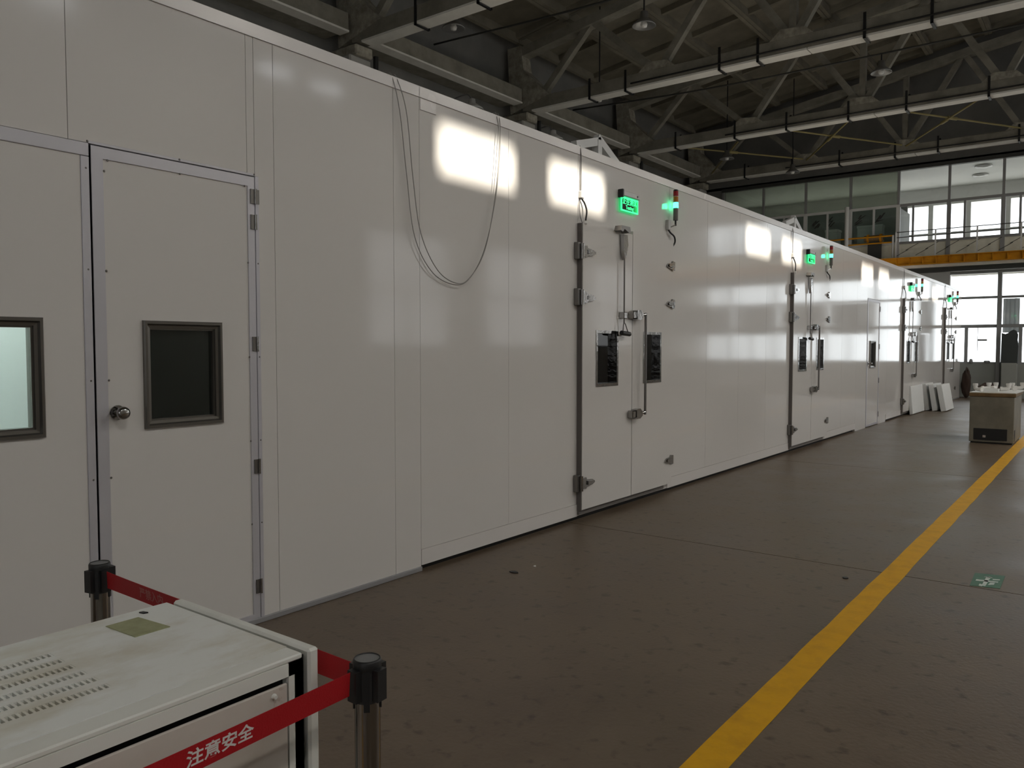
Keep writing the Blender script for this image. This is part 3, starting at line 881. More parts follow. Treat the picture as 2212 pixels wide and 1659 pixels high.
# things on and at the end windows
box('latch_plate', 'frame_grey', bpy.data.objects['window_2'], 0.36, 0.60, YE + 0.05, YE + 0.06, 1.70, 1.76)
box('latch_rod', 'frame_grey', bpy.data.objects['window_2'], 0.345, 0.36, YE + 0.05, YE + 0.06, 1.40, 2.10)

# ---- mezzanine
wm = thing('wall_mezzanine', (0, 26.9, 4.0), 'glazed mezzanine front across the end of the hall', 'wall', kind='structure')
YM = 26.9
mx = [-7.46, -6.02, -4.60, -3.19, -1.78, -0.39, 1.0, 2.4, 3.8, 5.2, 6.6, 8.0, XR]
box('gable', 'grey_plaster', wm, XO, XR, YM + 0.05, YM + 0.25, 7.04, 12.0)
box('end_return', 'grey_plaster', wm, XO, -7.46, YM, YM + 0.2, 4.0, 7.04)
box('head_beam', 'dark_steel', wm, -7.5, XR, YM - 0.08, YM + 0.08, 6.95, 7.06)
for i, x in enumerate(mx[:-1]):
    box('mullion', 'frame_grey', wm, x - 0.035, x + 0.035, YM - 0.04, YM + 0.04, 5.90, 6.95)
    box('mullion', 'frame_white' if i < 5 else 'frame_grey', wm, x - 0.055, x + 0.055, YM - 0.05, YM + 0.04, 4.0, 5.92)
for a, b in zip(mx[:-1], mx[1:]):
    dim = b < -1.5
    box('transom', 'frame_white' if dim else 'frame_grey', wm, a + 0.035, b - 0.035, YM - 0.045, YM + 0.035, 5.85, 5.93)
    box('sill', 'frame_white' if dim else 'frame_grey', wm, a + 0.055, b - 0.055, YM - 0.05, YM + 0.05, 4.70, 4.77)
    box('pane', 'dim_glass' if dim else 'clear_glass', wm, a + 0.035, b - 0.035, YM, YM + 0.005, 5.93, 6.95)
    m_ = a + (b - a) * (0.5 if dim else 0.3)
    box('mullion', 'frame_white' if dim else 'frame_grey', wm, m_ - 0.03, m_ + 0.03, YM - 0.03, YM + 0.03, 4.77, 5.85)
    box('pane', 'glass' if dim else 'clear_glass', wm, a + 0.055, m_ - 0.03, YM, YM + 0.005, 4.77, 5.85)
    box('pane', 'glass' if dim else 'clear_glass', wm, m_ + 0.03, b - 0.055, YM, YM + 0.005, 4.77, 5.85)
    box('parapet_panel', 'cream_panel', wm, a + 0.055, b - 0.055, YM - 0.01, YM + 0.03, 4.0, 4.70)
# room behind the glazing
box('room_floor', 'concrete', wm, XO, XR, YM + 0.05, 31.0, 3.95, 4.1)
box('room_ceiling', 'white_room', wm, XO, XR, YM + 0.05, 31.0, 7.04, 7.14)
box('low_partition', 'green_dado', wm, XO, -1.86, 28.6, 28.7, 4.1, 6.15)
box('low_partition', 'green_dado', wm, -1.86, -1.80, YM + 0.06, 28.7, 4.1, 5.88)
box('room_left_end', 'hall_wall', wm, XO - 0.1, XO, YM, 31.0, 4.1, 7.04)
hol = []
x = -8.4  # leftmost openings are added to daylight the room ceiling
while x < XR - 1.1:
    hol.append((x, x + 1.0, 4.75, 6.45)); x += 1.15
wall_y(None, 31.0, 31.15, XO, XR, 4.1, 7.1, hol, 'white_room').build('room_back', 'white_room', wm)
for a, b, c, d in hol[:12]:
    box('back_transom', 'frame_white', wm, a, b, 31.03, 31.10, 5.42, 5.50)
for k, (x, y) in enumerate(((0.35, 28.0), (0.10, 29.4))):
    ml = MB().lathe((x, y, 6.98), [(0.0, -0.02), (0.22, 0.0), (0.24, 0.04), (0.20, 0.06), (0.0, 0.06)], 24).build('ceiling_lamp', 'lamp_rim', None)
    tag(ml, ['round ceiling lamp behind the mezzanine glass, nearer the front', 'round ceiling lamp behind the mezzanine glass, farther back'][k], 'lamp', 'round lamps in the mezzanine room')
# smudged dark lettering on the left panes, unreadable at this distance
for k, x in enumerate((-5.75, -5.3, -4.25, -3.85, -2.9, -2.35)):
    mb = MB()
    for j in range(5):
        cx_ = x + random.uniform(-0.10, 0.10); cz = 5.55 + random.uniform(-0.14, 0.14)
        an = random.uniform(0.3, 1.0); L = random.uniform(0.06, 0.13)
        mb.bar((cx_ - L * math.cos(an), YM - 0.004, cz - L * math.sin(an)), (cx_ + L * math.cos(an), YM - 0.004, cz + L * math.sin(an)), 0.004, 0.045, (0, 1, 0)) if False else mb.prism([(cx_ - L * math.cos(an), cz - L * math.sin(an)), (cx_ - L * math.cos(an) + 0.06, cz - L * math.sin(an)), (cx_ + L * math.cos(an) + 0.05, cz + L * math.sin(an)), (cx_ + L * math.cos(an), cz + L * math.sin(an))], 'y', YM - 0.006 - 0.0005 * j, YM - 0.004 - 0.0005 * j)
    mb.build('window_lettering', 'smudge', wm)

# yellow edge beam of the mezzanine walkway
eb = thing('edge_beam', (1, 26.3, 3.99), 'yellow steel edge beam with stiffeners below the mezzanine windows', 'beam')
MB().box(XO, XR, 26.30, 26.33, 3.99, 4.21).build('web', 'yellow_steel', eb)
MB().box(XO, XR, 26.22, 26.40, 4.20, 4.22).build('top_flange', 'yellow_steel', eb)
MB().box(XO, XR, 26.22, 26.40, 3.98, 4.00).build('bottom_flange', 'yellow_steel', eb)
x = -2.4
while x < 6:
    box('stiffener', 'yellow_steel', eb, x - 0.008, x + 0.008, 26.235, 26.30, 4.0, 4.20)
    x += 0.36
ws = MB().box(XO, XR, 26.40, YE + 0.2, 3.90, 3.99).build('walkway_slab', 'pale_underside', None)
tag(ws, 'pale underside of the mezzanine walkway behind the yellow beam', 'walkway', kind='structure')
sf = MB().box(XO, XR, 26.62, 26.78, 3.76, 3.90).build('soffit_beam', 'dark_steel', None)
tag(sf, 'dark steel beam under the mezzanine walkway', 'beam')
# railing in front of the mezzanine windows
ra = thing('railing', (0, 26.5, 4.22), 'thin dark rod railing with slanted rods in front of the mezzanine', 'railing')
for z in (4.86, 5.02):
    MB().cyl((-1.78, 26.5, z), (8.5, 26.5, z + 0.02), 0.013, 6).build('rail', 'dark_steel', ra)
x = -1.75
k = 0
while x < 4.5:
    if k % 4 == 0:
        box('baluster', 'frame_white', ra, x - 0.02, x + 0.02, 26.48, 26.52, 4.22, 5.03)
    z0 = 4.30 + 0.17 * (k % 2)
    MB().cyl((x, 26.56, z0), (x + 0.34, 26.56, z0 + 0.19), 0.008, 5).build('slanted_rod', 'dark_steel', ra)
    x += 0.27; k += 1
yr = thing('yellow_handrail', (-2.9, 26.6, 4.22), 'yellow handrail with white posts on the left of the mezzanine', 'railing')
MB().cyl((-4.4, 26.52, 4.94), (-1.82, 26.52, 4.94), 0.025, 8).build('rail', 'yellow_steel', yr)
MB().cyl((-4.4, 26.52, 4.74), (-1.82, 26.52, 4.74), 0.022, 8).build('rail', 'yellow_steel', yr)
for x, r in ((-3.2, 0.065), (-4.4, 0.03), (-1.84, 0.03)):
    MB().cyl((x, 26.52, 4.22), (x, 26.52, 5.95 if r > 0.05 else 4.95), r, 10).build('post', 'frame_white', yr)
rl = thing('cable_reel', (-2.35, 26.69, 4.22), 'brown cable reel with yellow band behind the mezzanine handrail', 'cable reel')
MB().cyl((-2.70, 26.69, 4.92), (-2.15, 26.69, 4.92), 0.10, 18).build('drum', 'wood_rim', rl)
MB().cyl((-2.62, 26.69, 4.92), (-2.56, 26.69, 4.92), 0.13, 18).build('flange', 'yellow_steel', rl)
MB().cyl((-2.25, 26.69, 4.92), (-2.19, 26.69, 4.92), 0.13, 18).build('flange', 'yellow_steel', rl)
MB().box(-2.6, -2.2, 26.66, 26.72, 4.22, 4.85).build('stand', 'dark_steel', rl)
def carton(x0, x1, y0, y1, z0, z1, label, m='white_plastic'):
    t = thing('storage_box', ((x0 + x1) / 2, (y0 + y1) / 2, z0), label, 'box', 'pale boxes behind the mezzanine windows')
    cbox('body', m, t, x0, x1, y0, y1, z0, z1 - 0.08, c=0.01)
    cbox('lid', m, t, x0 - 0.015, x1 + 0.015, y0 - 0.015, y1 + 0.015, z1 - 0.08, z1, c=0.01)
carton(-4.05, -3.65, 27.2, 27.6, 4.1, 5.38, 'white box with lid seen behind the mezzanine handrail left of the white post')
carton(-3.05, -2.30, 27.2, 27.5, 4.1, 5.42, 'wide pale box behind the mezzanine window right of the white post', 'foam')
carton(-5.55, -5.05, 27.2, 27.6, 4.1, 5.35, 'grey-white box behind the leftmost mezzanine window', 'foam')

# ================================================================== OBJECTS ON THE WALL
# ---- sign boxes
def sign(y0, k):
    ORDS = ['nearest', 'second', 'third', 'farthest']
    t = thing('test_sign', (0, y0 + 0.86, 2.78), '%s green lit sign above a double door' % ORDS[k].capitalize(), 'sign', 'green lit signs above the double doors')
    a, b = y0 + 0.685, y0 + 1.015
    cbox('housing', 'housing', t, 0.0, 0.05, a + 0.02, b, 2.895, 2.945, c=0.006)
    cbox('end_cap', 'black', t, 0.0, 0.054, a - 0.004, a + 0.02, 2.88, 2.955, c=0.004)
    MB().cyl((0.05, b - 0.05, 2.92), (0.053, b - 0.05, 2.92), 0.010, 10).build('button', 'black', t)
    box('panel', 'sign_acrylic', t, 0.022, 0.030, a + 0.012, b - 0.004, 2.765, 2.895)
    frame_x(0.021, 0.0325, a + 0.010, b - 0.002, 2.763, 2.893, 0.012).build('lit_border', 'sign_glow', t)
    box('back_glow', 'sign_green', t, 0.0205, 0.0215, a + 0.024, b - 0.016, 2.777, 2.893)
    m4 = axes4((0.031, (a + b) / 2, 2.852), (0, 1, 0), (0, 0, 1), (1, 0, 0))
    text_mesh('lettering', '正在测试', 0.066, 'sign_glow', t, m4, 0.0006, 0.0008)
    m4 = axes4((0.031, (a + b) / 2, 2.800), (0, 1, 0), (0, 0, 1), (1, 0, 0))
    text_mesh('lettering', 'Testing', 0.050, 'sign_glow', t, m4, 0.0006, 0.0006)
def tower(y0, k):
    ORDS = ['Nearest', 'Second', 'Third', 'Farthest']
    y = y0 + 1.755; x = 0.062
    t = thing('signal_tower', (x, y, 2.6), '%s red, amber and lit green signal tower above a double door' % ORDS[k], 'signal light', 'signal towers above the double doors')
    r = 0.026
    for nm_, m, z0, z1 in (('red_segment', 'lens_red', 3.045, 3.095), ('amber_segment', 'lens_amber', 2.985, 3.040), ('green_segment', 'lens_green_lit', 2.925, 2.980)):
        MB().cyl((x, y, z0), (x, y, z1), r, 18).build(nm_, m, t)
    for z in (2.980, 3.040):
        MB().cyl((x, y, z), (x, y, z + 0.005), r * 0.9, 18).build('spacer', 'housing', t)
    MB().lathe((x, y, 3.095), [(r, 0), (r, 0.010), (r * 0.7, 0.017), (0, 0.018)], 18).build('cap', 'black', t)
    MB().cyl((x, y, 2.80), (x, y, 2.925), r * 0.95, 18).build('body', 'dark_grey', t)
    MB().cyl((x, y, 2.745), (x, y, 2.80), 0.010, 10).build('neck', 'black', t)
    MB().bar((x, y, 2.755), (0.012, y - 0.075, 2.715), 0.016, 0.012).build('arm', 'chrome', t)
    cbox('wall_box', 'housing', t, 0.0, 0.035, y - 0.10, y - 0.045, 2.70, 2.80, c=0.004)
    MB().tube(bez([(0.018, y - 0.07, 2.70), (0.03, y - 0.05, 2.672), (0.035, y + 0.03, 2.64), (0.03, y + 0.055, 2.585), (0.02, y + 0.01, 2.535), (0.012, y - 0.04, 2.525), (0.006, y - 0.06, 2.505)], 8), 0.009, 8).build('cable', 'black', t)
def feeder(y0, k):
    ORDS = ['nearest', 'second', 'third', 'farthest']
    y = y0 + 0.03
    t = thing('cable_outlet', (0, y, 2.56), 'small white cable outlet with black lead at the top left of the %s double door' % ORDS[k], 'cable', 'cable outlets beside the double doors')
    cbox('outlet', 'white_plastic', t, 0.0, 0.035, y - 0.02, y + 0.02, 2.775, 2.835, c=0.005)
    MB().cyl((0.02, y, 2.765), (0.02, y, 2.777), 0.017, 10).build('gland', 'black', t)
    MB().tube(bez([(0.02, y, 2.77), (0.03, y + 0.035, 2.73), (0.04, y + 0.05, 2.67), (0.045, y + 0.03, 2.60), (0.05, y + 0.015, 2.57)], 8), 0.008, 8).build('lead', 'black', t)
    MB().tube(bez([(0.01, y - 0.01, 2.77), (0.012, y - 0.02, 2.70), (0.016, y - 0.015, 2.62), (0.03, y, 2.56)], 6), 0.004, 6).build('thin_lead', 'cable_grey', t)
    MB().tube([(0.012, y - 0.003, 2.835), (0.013, y - 0.001, 3.0), (0.012, y, 3.14), (0.0, y, 3.215)], 0.006, 6).build('riser', 'cable_grey', t)
    MB().cyl((0.05, y + 0.012, 2.555), (0.05, y + 0.012, 2.58), 0.015, 10).build('cap', 'white_plastic', t)
for k, y0 in enumerate(DDY):
    sign(y0, k); tower(y0, k); feeder(y0, k)

# ---- slack cables hung in a loop on the near part of the wall
for k, (dx, pts) in enumerate(((0.045, [(3.60, 3.215), (3.645, 3.0), (3.70, 2.6), (3.77, 2.25), (3.93, 2.02), (4.12, 1.945), (4.26, 1.99), (4.43, 2.2), (4.55, 2.6), (4.60, 3.0), (4.62, 3.215)]),
                               (0.03, [(3.56, 3.215), (3.60, 3.0), (3.66, 2.6), (3.73, 2.22), (3.90, 2.0), (4.13, 1.935), (4.29, 2.0), (4.45, 2.22), (4.575, 2.6), (4.63, 3.0), (4.65, 3.215)]))):
    P = [((dx if 0 < i < len(pts) - 1 else 0.0), y, z) for i, (y, z) in enumerate(pts)]
    P = [(-0.05, pts[0][0], 3.22)] + P + [(-0.05, pts[-1][0], 3.22)]
    cb = MB().tube(bez(P, 8), 0.0032, 6).build('hanging_cable', 'cable_loop', None)
    tag(cb, ['thin grey cable hung in a deep loop on the wall, outer strand', 'thin grey cable hung in a deep loop on the wall, inner strand beside the wall'][k], 'cable', 'slack cables looped on the wall')

# ---- white steel brackets on the chamber roof
for k, y in enumerate((6.54, 12.3)):
    t = thing('roof_bracket', (-0.3, y, 3.2), ['white steel gable bracket on the chamber roof, above the nearest double door', 'white steel gable bracket on the chamber roof, above the second double door'][k], 'bracket', 'white brackets on the chamber roof')
    MB().bar((-0.3, y, 3.19), (-0.3, y, 3.47), 0.07, 0.07).build('post', 'frame_white', t)
    MB().bar((-0.3, y - 0.40, 3.345), (-0.3, y + 0.03, 3.465), 0.06, 0.075).build('left_rafter', 'frame_white', t)
    MB().bar((-0.3, y - 0.02, 3.49), (-0.3, y + 0.55, 3.215), 0.06, 0.075).build('right_rafter', 'frame_white', t)
    MB().bar((-0.3, y - 0.37, 3.19), (-0.3, y - 0.37, 3.34), 0.04, 0.04).build('strut', 'frame_white', t)
    MB().cyl((-0.34, y + 0.55, 3.21), (-0.26, y + 0.55, 3.21), 0.02, 8).build('bolt', 'black', t)

# ================================================================== FLOOR MARKINGS
ly = MB()
n = 130
L = [(2.475 + random.uniform(-.003, .003), -3 + 29 * i / n) for i in range(n + 1)]
R = [(2.615 + random.uniform(-.003, .003), -3 + 29 * i / n) for i in range(n + 1)]
vs = [(x, y, 0.0015) for x, y in L] + [(x, y, 0.0015) for x, y in R] + [(x, y, 0.0) for x, y in L] + [(x, y, 0.0) for x, y in R]
N = n + 1
fs = []
for i in range(n):
    fs += [(i, N + i, N + i + 1, i + 1), (2 * N + i, i, i + 1, 2 * N + i + 1), (N + i, 3 * N + i, 3 * N + i + 1, N + i + 1)]
ly._add(vs, fs)
o = ly.build('floor_line', 'yellow_paint', None)
tag(o, 'long yellow aisle line painted on the concrete floor', 'floor marking')
gm = thing('floor_marker', (3.06, 5.85, 0), 'small worn green floor sticker with white cross emblem', 'floor sticker')
MB().prism([(2.985, 5.66), (3.145, 5.70), (3.14, 6.04), (2.972, 6.00)], 'z', 0, 0.002).build('sticker', 'marker_green', gm)
em = MB()
for poly in ([(3.045, 5.70), (3.065, 5.70), (3.070, 5.94), (3.045, 5.95)], [(3.0, 5.80), (3.12, 5.83), (3.12, 5.86), (3.0, 5.835)], [(3.075, 5.74), (3.105, 5.76), (3.105, 5.82), (3.08, 5.80)],
             [(3.085, 5.88), (3.125, 5.90), (3.122, 5.925), (3.085, 5.905)], [(3.03, 5.69), (3.05, 5.68), (3.045, 5.73), (3.03, 5.74)], [(3.03, 5.93), (3.06, 5.96), (3.085, 5.93), (3.06, 5.925)]):
    em.prism(poly, 'z', 0.002, 0.0027)
em.build('emblem', 'marker_white', gm)

# ================================================================== NEAR CABINET
HC = 0.888
cx0, cx1, cy0, cy1 = 1.875, 2.39, -0.35, 0.985
cab = thing('equipment_cabinet', (2.13, 0.33, 0), 'low off-white metal cabinet with slotted top inside the red tape', 'cabinet')
# body shell open behind the front door
sh = MB()
sh.box(cx0, cx0 + 0.02, cy0, cy1, 0.04, HC - 0.012)
sh.box(cx0, cx1, cy0, cy0 + 0.02, 0.04, HC - 0.012); sh.box(cx0, cx1, cy1 - 0.02, cy1, 0.04, HC - 0.012)
sh.box(cx0, cx1, cy0, cy1, 0.04, 0.06)
sh.box(cx1 - 0.02, cx1, cy0, cy1, HC - 0.038, HC - 0.012)
sh.box(cx1 - 0.02, cx1, cy1 - 0.034, cy1, 0.04, HC - 0.012)
sh.build('body', 'cabinet_white', cab)
# top made of strips so that the slot rows are real openings
rows = [2.000 + 0.047 * i for i in range(6)]
sw = 0.022
tp = MB()
ry0, ry1 = 0.02, 0.675
tz0, tz1 = HC - 0.012, HC
edges = [cx0] + [v for r in rows for v in (r - sw / 2, r + sw / 2)] + [2.338]
for i in range(0, len(edges), 2):
    tp.box(edges[i], edges[i + 1], cy0, cy1, tz0, tz1)
for r in rows:
    tp.box(r - sw / 2, r + sw / 2, cy0, ry0, tz0, tz1); tp.box(r - sw / 2, r + sw / 2, ry1, cy1, tz0, tz1)
tp.build('top_panel', 'cabinet_top', cab)
cbox('front_rail', 'cabinet_white', cab, 2.3395, cx1, cy0, cy1, tz0 - 0.0, tz1, c=0.003)
box('cavity', 'dark_gap', cab, cx0 + 0.02, cx1 - 0.05, cy0 + 0.02, cy1 - 0.02, HC - 0.08, HC - 0.07)
for r in rows:
    gb = MB()
    y = ry0
    while y < ry1:
        gb.box(r - sw / 2, r + sw / 2, y, y + 0.0045, tz0, tz1 - 0.0005)
        y += 0.0105
    gb.build('vent_grille', 'cabinet_top', cab)
# end panel beyond a black gap
cbox('gap_seal', 'black', cab, cx0 + 0.02, cx1 - 0.012, cy1, cy1 + 0.012, 0.06, HC - 0.01, c=0.001)
cbox('end_panel', 'cabinet_white', cab, cx0 + 0.005, cx1 + 0.004, cy1 + 0.012, cy1 + 0.038, 0.04, HC + 0.002, c=0.005)
# front door with shadow gap on top
dr = cbox('front_door', 'cabinet_door', cab, cx1 - 0.006, cx1 + 0.001, cy0 + 0.03, cy1 - 0.038, 0.07, HC - 0.050, c=0.0015)
MB().cyl((cx1 + 0.001, 0.915, 0.823), (cx1 + 0.008, 0.915, 0.823), 0.006, 10, 0.004).build('screw', 'cabinet_white', dr)
box('label', 'label_paper', dr, cx1 + 0.001, cx1 + 0.0015, 0.915, 0.943, 0.79, 0.835)
box('door_backing', 'black', cab, cx1 - 0.03, cx1 - 0.02, cy0 + 0.02, cy1 - 0.02, 0.06, HC - 0.02)
for x in (cx0 + 0.05, cx1 - 0.05):
    for y in (cy0 + 0.06, cy1 - 0.06):
        MB().cyl((x, y, 0), (x, y, 0.045), 0.02, 12).build('foot', 'black', cab)
MB().prism([(1.898, 0.905), (1.912, 0.908), (1.915, 0.918), (1.900, 0.914)], 'z', HC, HC + 0.003).build('chip', 'black', cab)
pp = MB().prism([(1.928, 0.815), (1.928, 0.888), (2.042, 0.900), (2.042, 0.822)], 'z', HC + 0.0002, HC + 0.002).build('paper_sheet', 'paper', None)
tag(pp, 'small yellow-green paper sheet lying on the cabinet top', 'paper')

# ================================================================== STANCHIONS AND TAPE
ZP = 0.885
def stanchion(x, y, label, clip_dirs):
    t = thing('stanchion', (x, y, 0), label, 'stanchion', 'belt barrier posts')
    MB().lathe((x, y, 0), [(0.0, 0.0), (0.16, 0.0), (0.16, 0.008), (0.14, 0.022), (0.06, 0.035), (0.03, 0.05), (0.0265, 0.05)], 32).build('base', 'steel_post', t)
    MB().lathe((x, y, 0), [(0.0255, 0.045), (0.0255, 0.82)], 28).build('pole', 'steel_post', t)
    hd = MB()
    for a in range(4):                                    # four ribs of the plastic head run down over the pole
        th = math.radians(45 + 90 * a)
        c, s = math.cos(th), math.sin(th)
        hd.bar((x + 0.026 * c, y + 0.026 * s, 0.785), (x + 0.026 * c, y + 0.026 * s, ZP - 0.02), 0.012, 0.004, (c, s, 0))
    hd.build('head_rib', 'black', t)
    MB().lathe((x, y, 0), [(0.0262, 0.80), (0.0265, 0.865)], 28).build('head', 'cap_dark', t)
    MB().lathe((x, y, ZP - 0.022), [(0.0275, 0.0), (0.0285, 0.003), (0.0285, 0.018), (0.026, 0.022), (0.0245, 0.0215), (0.0245, 0.020)], 28).build('cap_rim', 'black', t)
    MB().lathe((x, y, ZP - 0.022), [(0.0247, 0.020), (0.0, 0.0205)], 28).build('cap', 'cap_grey', t)
    for dx, dy in clip_dirs:                              # belt clips
        v = Vector((dx, dy, 0)).normalized(); sd = Vector((-v.y, v.x, 0))
        c = Vector((x, y, 0)) + v * 0.032
        cp = MB().bar(c + Vector((0, 0, 0.806)), c + Vector((0, 0, 0.868)), 0.026, 0.014, v)
        cp.build('belt_clip', 'black', t)
    return t
mat('cap_dark', (0.03, 0.03, 0.032), 0.28)
P1, P2, P3 = (1.372, 1.062), (2.506, 1.052), (2.47, -0.75)
stanchion(*P1, 'belt post in front of the grey-framed door, behind the cabinet', [(1, 0), (-1, 0), (0, 1), (0.2, -1)])
stanchion(*P2, 'belt post at the front corner of the cabinet, nearest the camera', [(-1, 0.02), (-0.05, -1), (1, 0.1), (0, 1)])
stanchion(*P3, 'belt post out of frame below the lower left corner', [(0, 1), (-1, 0)])
def tape(a, b, za, zb, label, texts, side):
    a, b = Vector((*a, 0)), Vector((*b, 0))
    L = (b - a).length
    d = (b - a) / L
    nrm = Vector((d.y, -d.x, 0)) * side
    u0, u1 = 0.045, L - 0.045
    n = 24
    z = lambda u: za + (zb - za) * u / L
    tw = lambda u: 0.006 * math.sin(5 * u)
    vs = []
    W = 0.048
    for i in range(n + 1):
        u = u0 + (u1 - u0) * i / n
        for off, zz in ((0.0005, -W / 2), (0.0005, W / 2), (-0.0005, W / 2), (-0.0005, -W / 2)):
            p = a + d * u + nrm * (off + tw(u) * (zz / W))
            vs.append((p.x, p.y, z(u) + zz))
    fs = [(3, 2, 1, 0), (4 * n, 4 * n + 1, 4 * n + 2, 4 * n + 3)]
    for i in range(n):
        for k in range(4):
            fs.append((4 * i + k, 4 * i + (k + 1) % 4, 4 * i + 4 + (k + 1) % 4, 4 * i + 4 + k))
    t = thing('barrier_tape', tuple(a.lerp(b, 0.5) + Vector((0, 0, za - 0.03))), label, 'barrier tape', 'red barrier tapes')
    MB()._add(vs, fs).build('belt', 'red_tape', t)
    for body, uc, size, m, off in texts:
        def bend(p, uc=uc):
            u = uc + p.x
            q = a + d * u + nrm * (0.0009 + p.z + tw(u) * (p.y / W))
            return (q.x, q.y, z(u) + p.y)
        text_mesh('lettering', body, size, m, t, Matrix.Identity(4), 0.0002, off, 1.0, bend)
    return t
mat('tape_print_worn', (0.45, 0.16, 0.15), 0.6)
# back tape runs left to right behind the cabinet, front tape from the hidden post to the near post
tape(P1, P2, 0.842, 0.838, 'red belt stretched from the far post behind the cabinet', [('严禁入内', 0.292, 0.031, 'tape_print_worn', 0.0003)], 1)
tape(P3, P2, 0.775, 0.847, 'red belt with white lettering across the cabinet front', [('注意安全', 1.482, 0.031, 'tape_print', 0.0006), ('严禁入内', 1.285, 0.031, 'tape_print', 0.0006)], 1)

# ================================================================== FAR FLOOR OBJECTS
# ---- freezer-like unit with odds and ends on it
fz = thing('test_unit', (2.18, 14.85, 0), 'low off-white box unit with black grille and wooden top rim beside the yellow line', 'cabinet')
cbox('body', 'freezer', fz, 1.87, 2.47, 14.30, 15.45, 0.02, 0.735, c=0.008)
cbox('plinth', 'black', fz, 1.89, 2.45, 14.33, 15.42, 0.0, 0.02, c=0.002)
cbox('front_grille', 'black', fz, 1.935, 2.385, 14.285, 14.30, 0.055, 0.235, c=0.003)
cbox('grille_badge', 'label_paper', fz, 2.06, 2.10, 14.282, 14.286, 0.095, 0.13, c=0.0005)
cbox('wooden_rim', 'wood_rim', fz, 1.86, 2.49, 14.29, 15.46, 0.735, 0.79, c=0.006)
cbox('side_vent', 'black', fz, 2.47, 2.474, 14.36, 14.50, 0.04, 0.22, c=0.001)
sh_ = MB().prism([(1.865, 14.31), (2.48, 14.32), (2.52, 15.40), (1.93, 15.44)], 'z', 0.79, 0.803).build('white_board', 'white_plastic', None)
tag(sh_, 'thin white board lying on top of the low unit', 'board')
def fitting(x, y, z, ang, label):
    t = thing('pipe_fitting', (x, y, z), label, 'pipe fitting', 'white pipe fittings on the low unit')
    c, s = math.cos(ang), math.sin(ang)
    pts = bez([(x - 0.07 * c, y - 0.07 * s, z + 0.036), (x, y, z + 0.036), (x + 0.035 * c, y + 0.035 * s, z + 0.055), (x + 0.04 * c, y + 0.04 * s, z + 0.11)], 5)
    MB().tube(pts, 0.030, 10).build('elbow', 'white_plastic', t)
    MB().cyl((x + 0.04 * c, y + 0.04 * s, z + 0.09), (x + 0.04 * c, y + 0.04 * s, z + 0.125), 0.037, 12).build('collar', 'white_plastic', t)
    MB().cyl((x - 0.075 * c, y - 0.075 * s, z + 0.036), (x - 0.045 * c, y - 0.045 * s, z + 0.036), 0.036, 12).build('collar', 'white_plastic', t)
for k, (x, y, a) in enumerate(((1.95, 14.5, 2.6), (2.02, 14.95, 0.6), (2.12, 15.1, 1.2), (2.30, 14.85, 0.2), (2.38, 15.10, 2.0), (2.45, 15.33, 0.2))):
    fitting(x, y, 0.803, a, ['leftmost white pipe elbow on the low unit', 'white pipe elbow second from left on the low unit', 'white pipe elbow third from left on the low unit', 'white pipe elbow in the middle right of the low unit top', 'white pipe elbow second from right on the low unit', 'rightmost white pipe elbow on the low unit'][k])
tr = thing('parts_tray', (2.1, 14.6, 0.803), 'pale shallow tray lying on the low unit among the fittings', 'tray')
MB().box(2.0, 2.22, 14.62, 14.9, 0.803, 0.809).build('tray_floor', 'foam', tr)
MB().box(2.0, 2.22, 14.62, 14.63, 0.809, 0.84).box(2.0, 2.22, 14.89, 14.9, 0.809, 0.84).box(2.0, 2.01, 14.63, 14.89, 0.809, 0.84).box(2.21, 2.22, 14.63, 14.89, 0.809, 0.84).build('tray_side', 'foam', tr)

# ---- foam boards leaning on the wall by the third double door
def foam(k, xb, y0, y1, th, hgt, lean, label):
    mb = MB()
    x0 = xb
    mb.prism([(x0, 0.0), (x0 + th, 0.0 + 0.02), (x0 + th - lean, hgt + 0.01), (x0 - lean, hgt)], 'y', y0, y1)
    o = mb.build('foam_board', 'foam', None)
    bv = o.modifiers.new('soft_edges', 'BEVEL'); bv.width = 0.01; bv.segments = 2
    tag(o, label, 'board', 'foam boards leaning by the wall')
foam(0, 0.07, 19.35, 20.7, 0.07, 0.63, 0.06, 'foam board flat against the wall, leftmost of the leaning boards')
foam(1, 0.105, 20.95, 21.9, 0.095, 0.63, 0.09, 'white foam board leaning by the wall, second from left')
foam(2, 0.275, 20.85, 21.9, 0.11, 0.63, 0.10, 'white foam board leaning by the wall, third from left')
foam(3, 0.465, 20.80, 21.9, 0.115, 0.62, 0.11, 'white foam board leaning farthest from the wall, rightmost of the row')

# ---- odds and ends at the far end
def blob(name, c, r, m, label, cat, seed, n=14):
    rnd = random.Random(seed)
    vs, fs = [], []
    ph = [rnd.uniform(0, 6.28) for _ in range(6)]
    for j in range(n + 1):
        v = math.pi * j / n
        for i in range(2 * n):
            u = math.pi * i / n
            k = 1 + 0.13 * math.sin(3 * u + ph[0]) * math.sin(2 * v + ph[1]) + 0.10 * math.sin(5 * u + 4 * v + ph[2]) + 0.05 * math.sin(9 * u - 6 * v + ph[3])
            z = max(-1.0, -math.cos(v) * 1.0)
            vs.append((c[0] + r[0] * k * math.sin(v) * math.cos(u), c[1] + r[1] * k * math.sin(v) * math.sin(u), c[2] + r[2] * (1 + z * (k if z > 0 else 1))))
    for j in range(n):
        for i in range(2 * n):
            fs.append((j * 2 * n + i, j * 2 * n + (i + 1) % (2 * n), (j + 1) * 2 * n + (i + 1) % (2 * n), (j + 1) * 2 * n + i))
    mb = MB(); mb._add(vs, fs, True)
    o = mb.build(name, m, None)
    tag(o, label, cat)
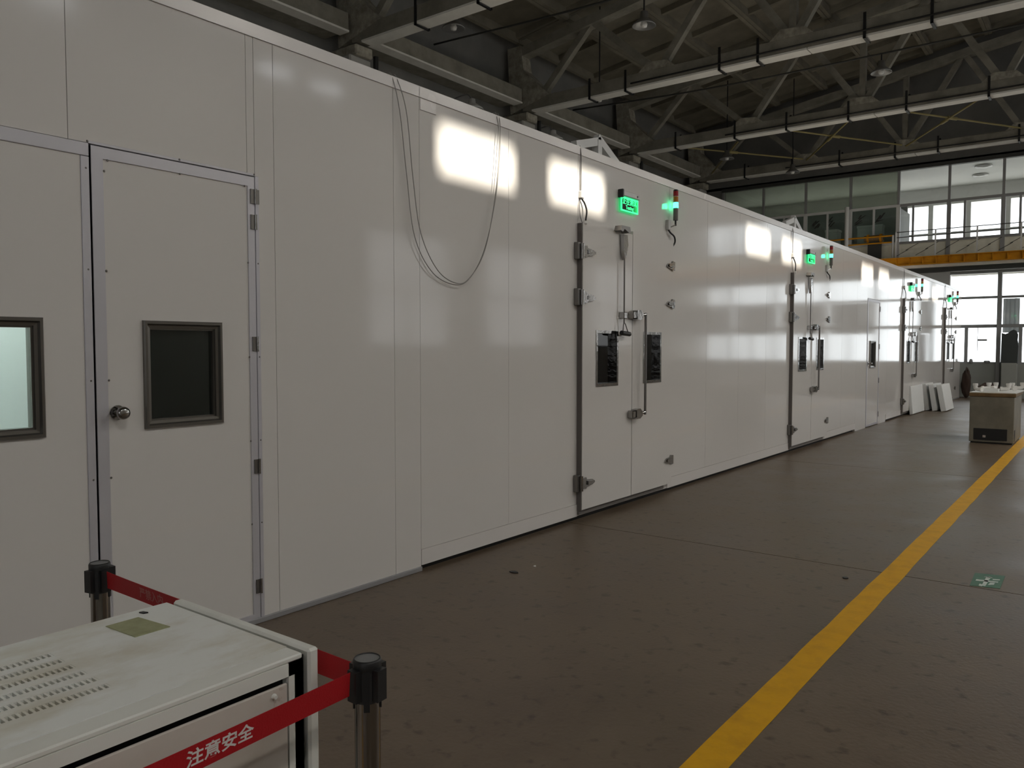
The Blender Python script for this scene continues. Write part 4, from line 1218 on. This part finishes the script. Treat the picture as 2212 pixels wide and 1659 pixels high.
blob('cloth_bundle', (1.20, 22.6, 0.0), (0.32, 0.30, 0.30), 'brown_cloth', 'dark brown cloth bundle behind the low unit', 'bundle', 3)
blob('sack', (0.17, 27.0, 0.0), (0.12, 0.26, 0.42), 'brown_cloth', 'dark brown sack against the far corner of the chamber', 'sack', 5)
# dark draped locker in front of the end window
dl = thing('draped_locker', (1.2, 27.3, 0), 'locker covered by a dark cloth in front of the end window', 'locker')
cbox('locker', 'green_dado', dl, 1.02, 1.41, 27.25, 27.5, 0.0, 1.05, c=0.01)
pts = [(1.00, 1.03), (1.42, 1.03), (1.435, 1.55), (1.40, 1.72), (1.41, 1.88), (1.37, 1.99), (1.30, 2.03), (1.23, 1.99), (1.17, 1.93), (1.10, 1.90), (1.01, 1.93)]
MB().prism(pts, 'y', 27.28, 27.46).build('dark_cloth', 'dark_cloth', dl)
for k, (x, h, r) in enumerate(((0.20, 0.13, 0.05), (0.62, 0.08, 0.09))):
    t = MB().lathe((x, YE - 0.02, 1.03), [(0, 0), (r, 0), (r * 1.05, h * 0.6), (r * 0.7, h * 0.85), (r * 0.75, h), (0, h)] if k == 0 else [(0, 0), (r * 0.6, 0), (r, h * 0.5), (r * 0.8, h), (0, h)], 16).build(['jar', 'bowl'][k], 'frame_grey', None)
    tag(t, ['small grey jar on the bright end window sill', 'small grey upturned bowl on the bright end window sill'][k], ['jar', 'bowl'][k])

# small scraps on the floor
for k, (x, y, m, lab) in enumerate(((0.52, 4.15, 'black', 'dark scrap on the floor by the start of the raised wall'), (0.55, 4.35, 'white_plastic', 'tiny white scrap on the floor by the start of the raised wall'), (2.32, 5.35, 'black', 'dark scrap on the floor left of the yellow line'))):
    r = 0.022 if m == 'black' else 0.012
    n = 7
    poly = [(x + r * (1.6 if k == 0 else 1.0) * random.uniform(0.6, 1.1) * math.cos(6.283 * i / n), y + r * random.uniform(0.6, 1.1) * math.sin(6.283 * i / n)) for i in range(n)]
    o = MB().prism(poly, 'z', 0.0, 0.006).build('floor_scrap', m, None)
    tag(o, lab, 'scrap', 'scraps on the floor')
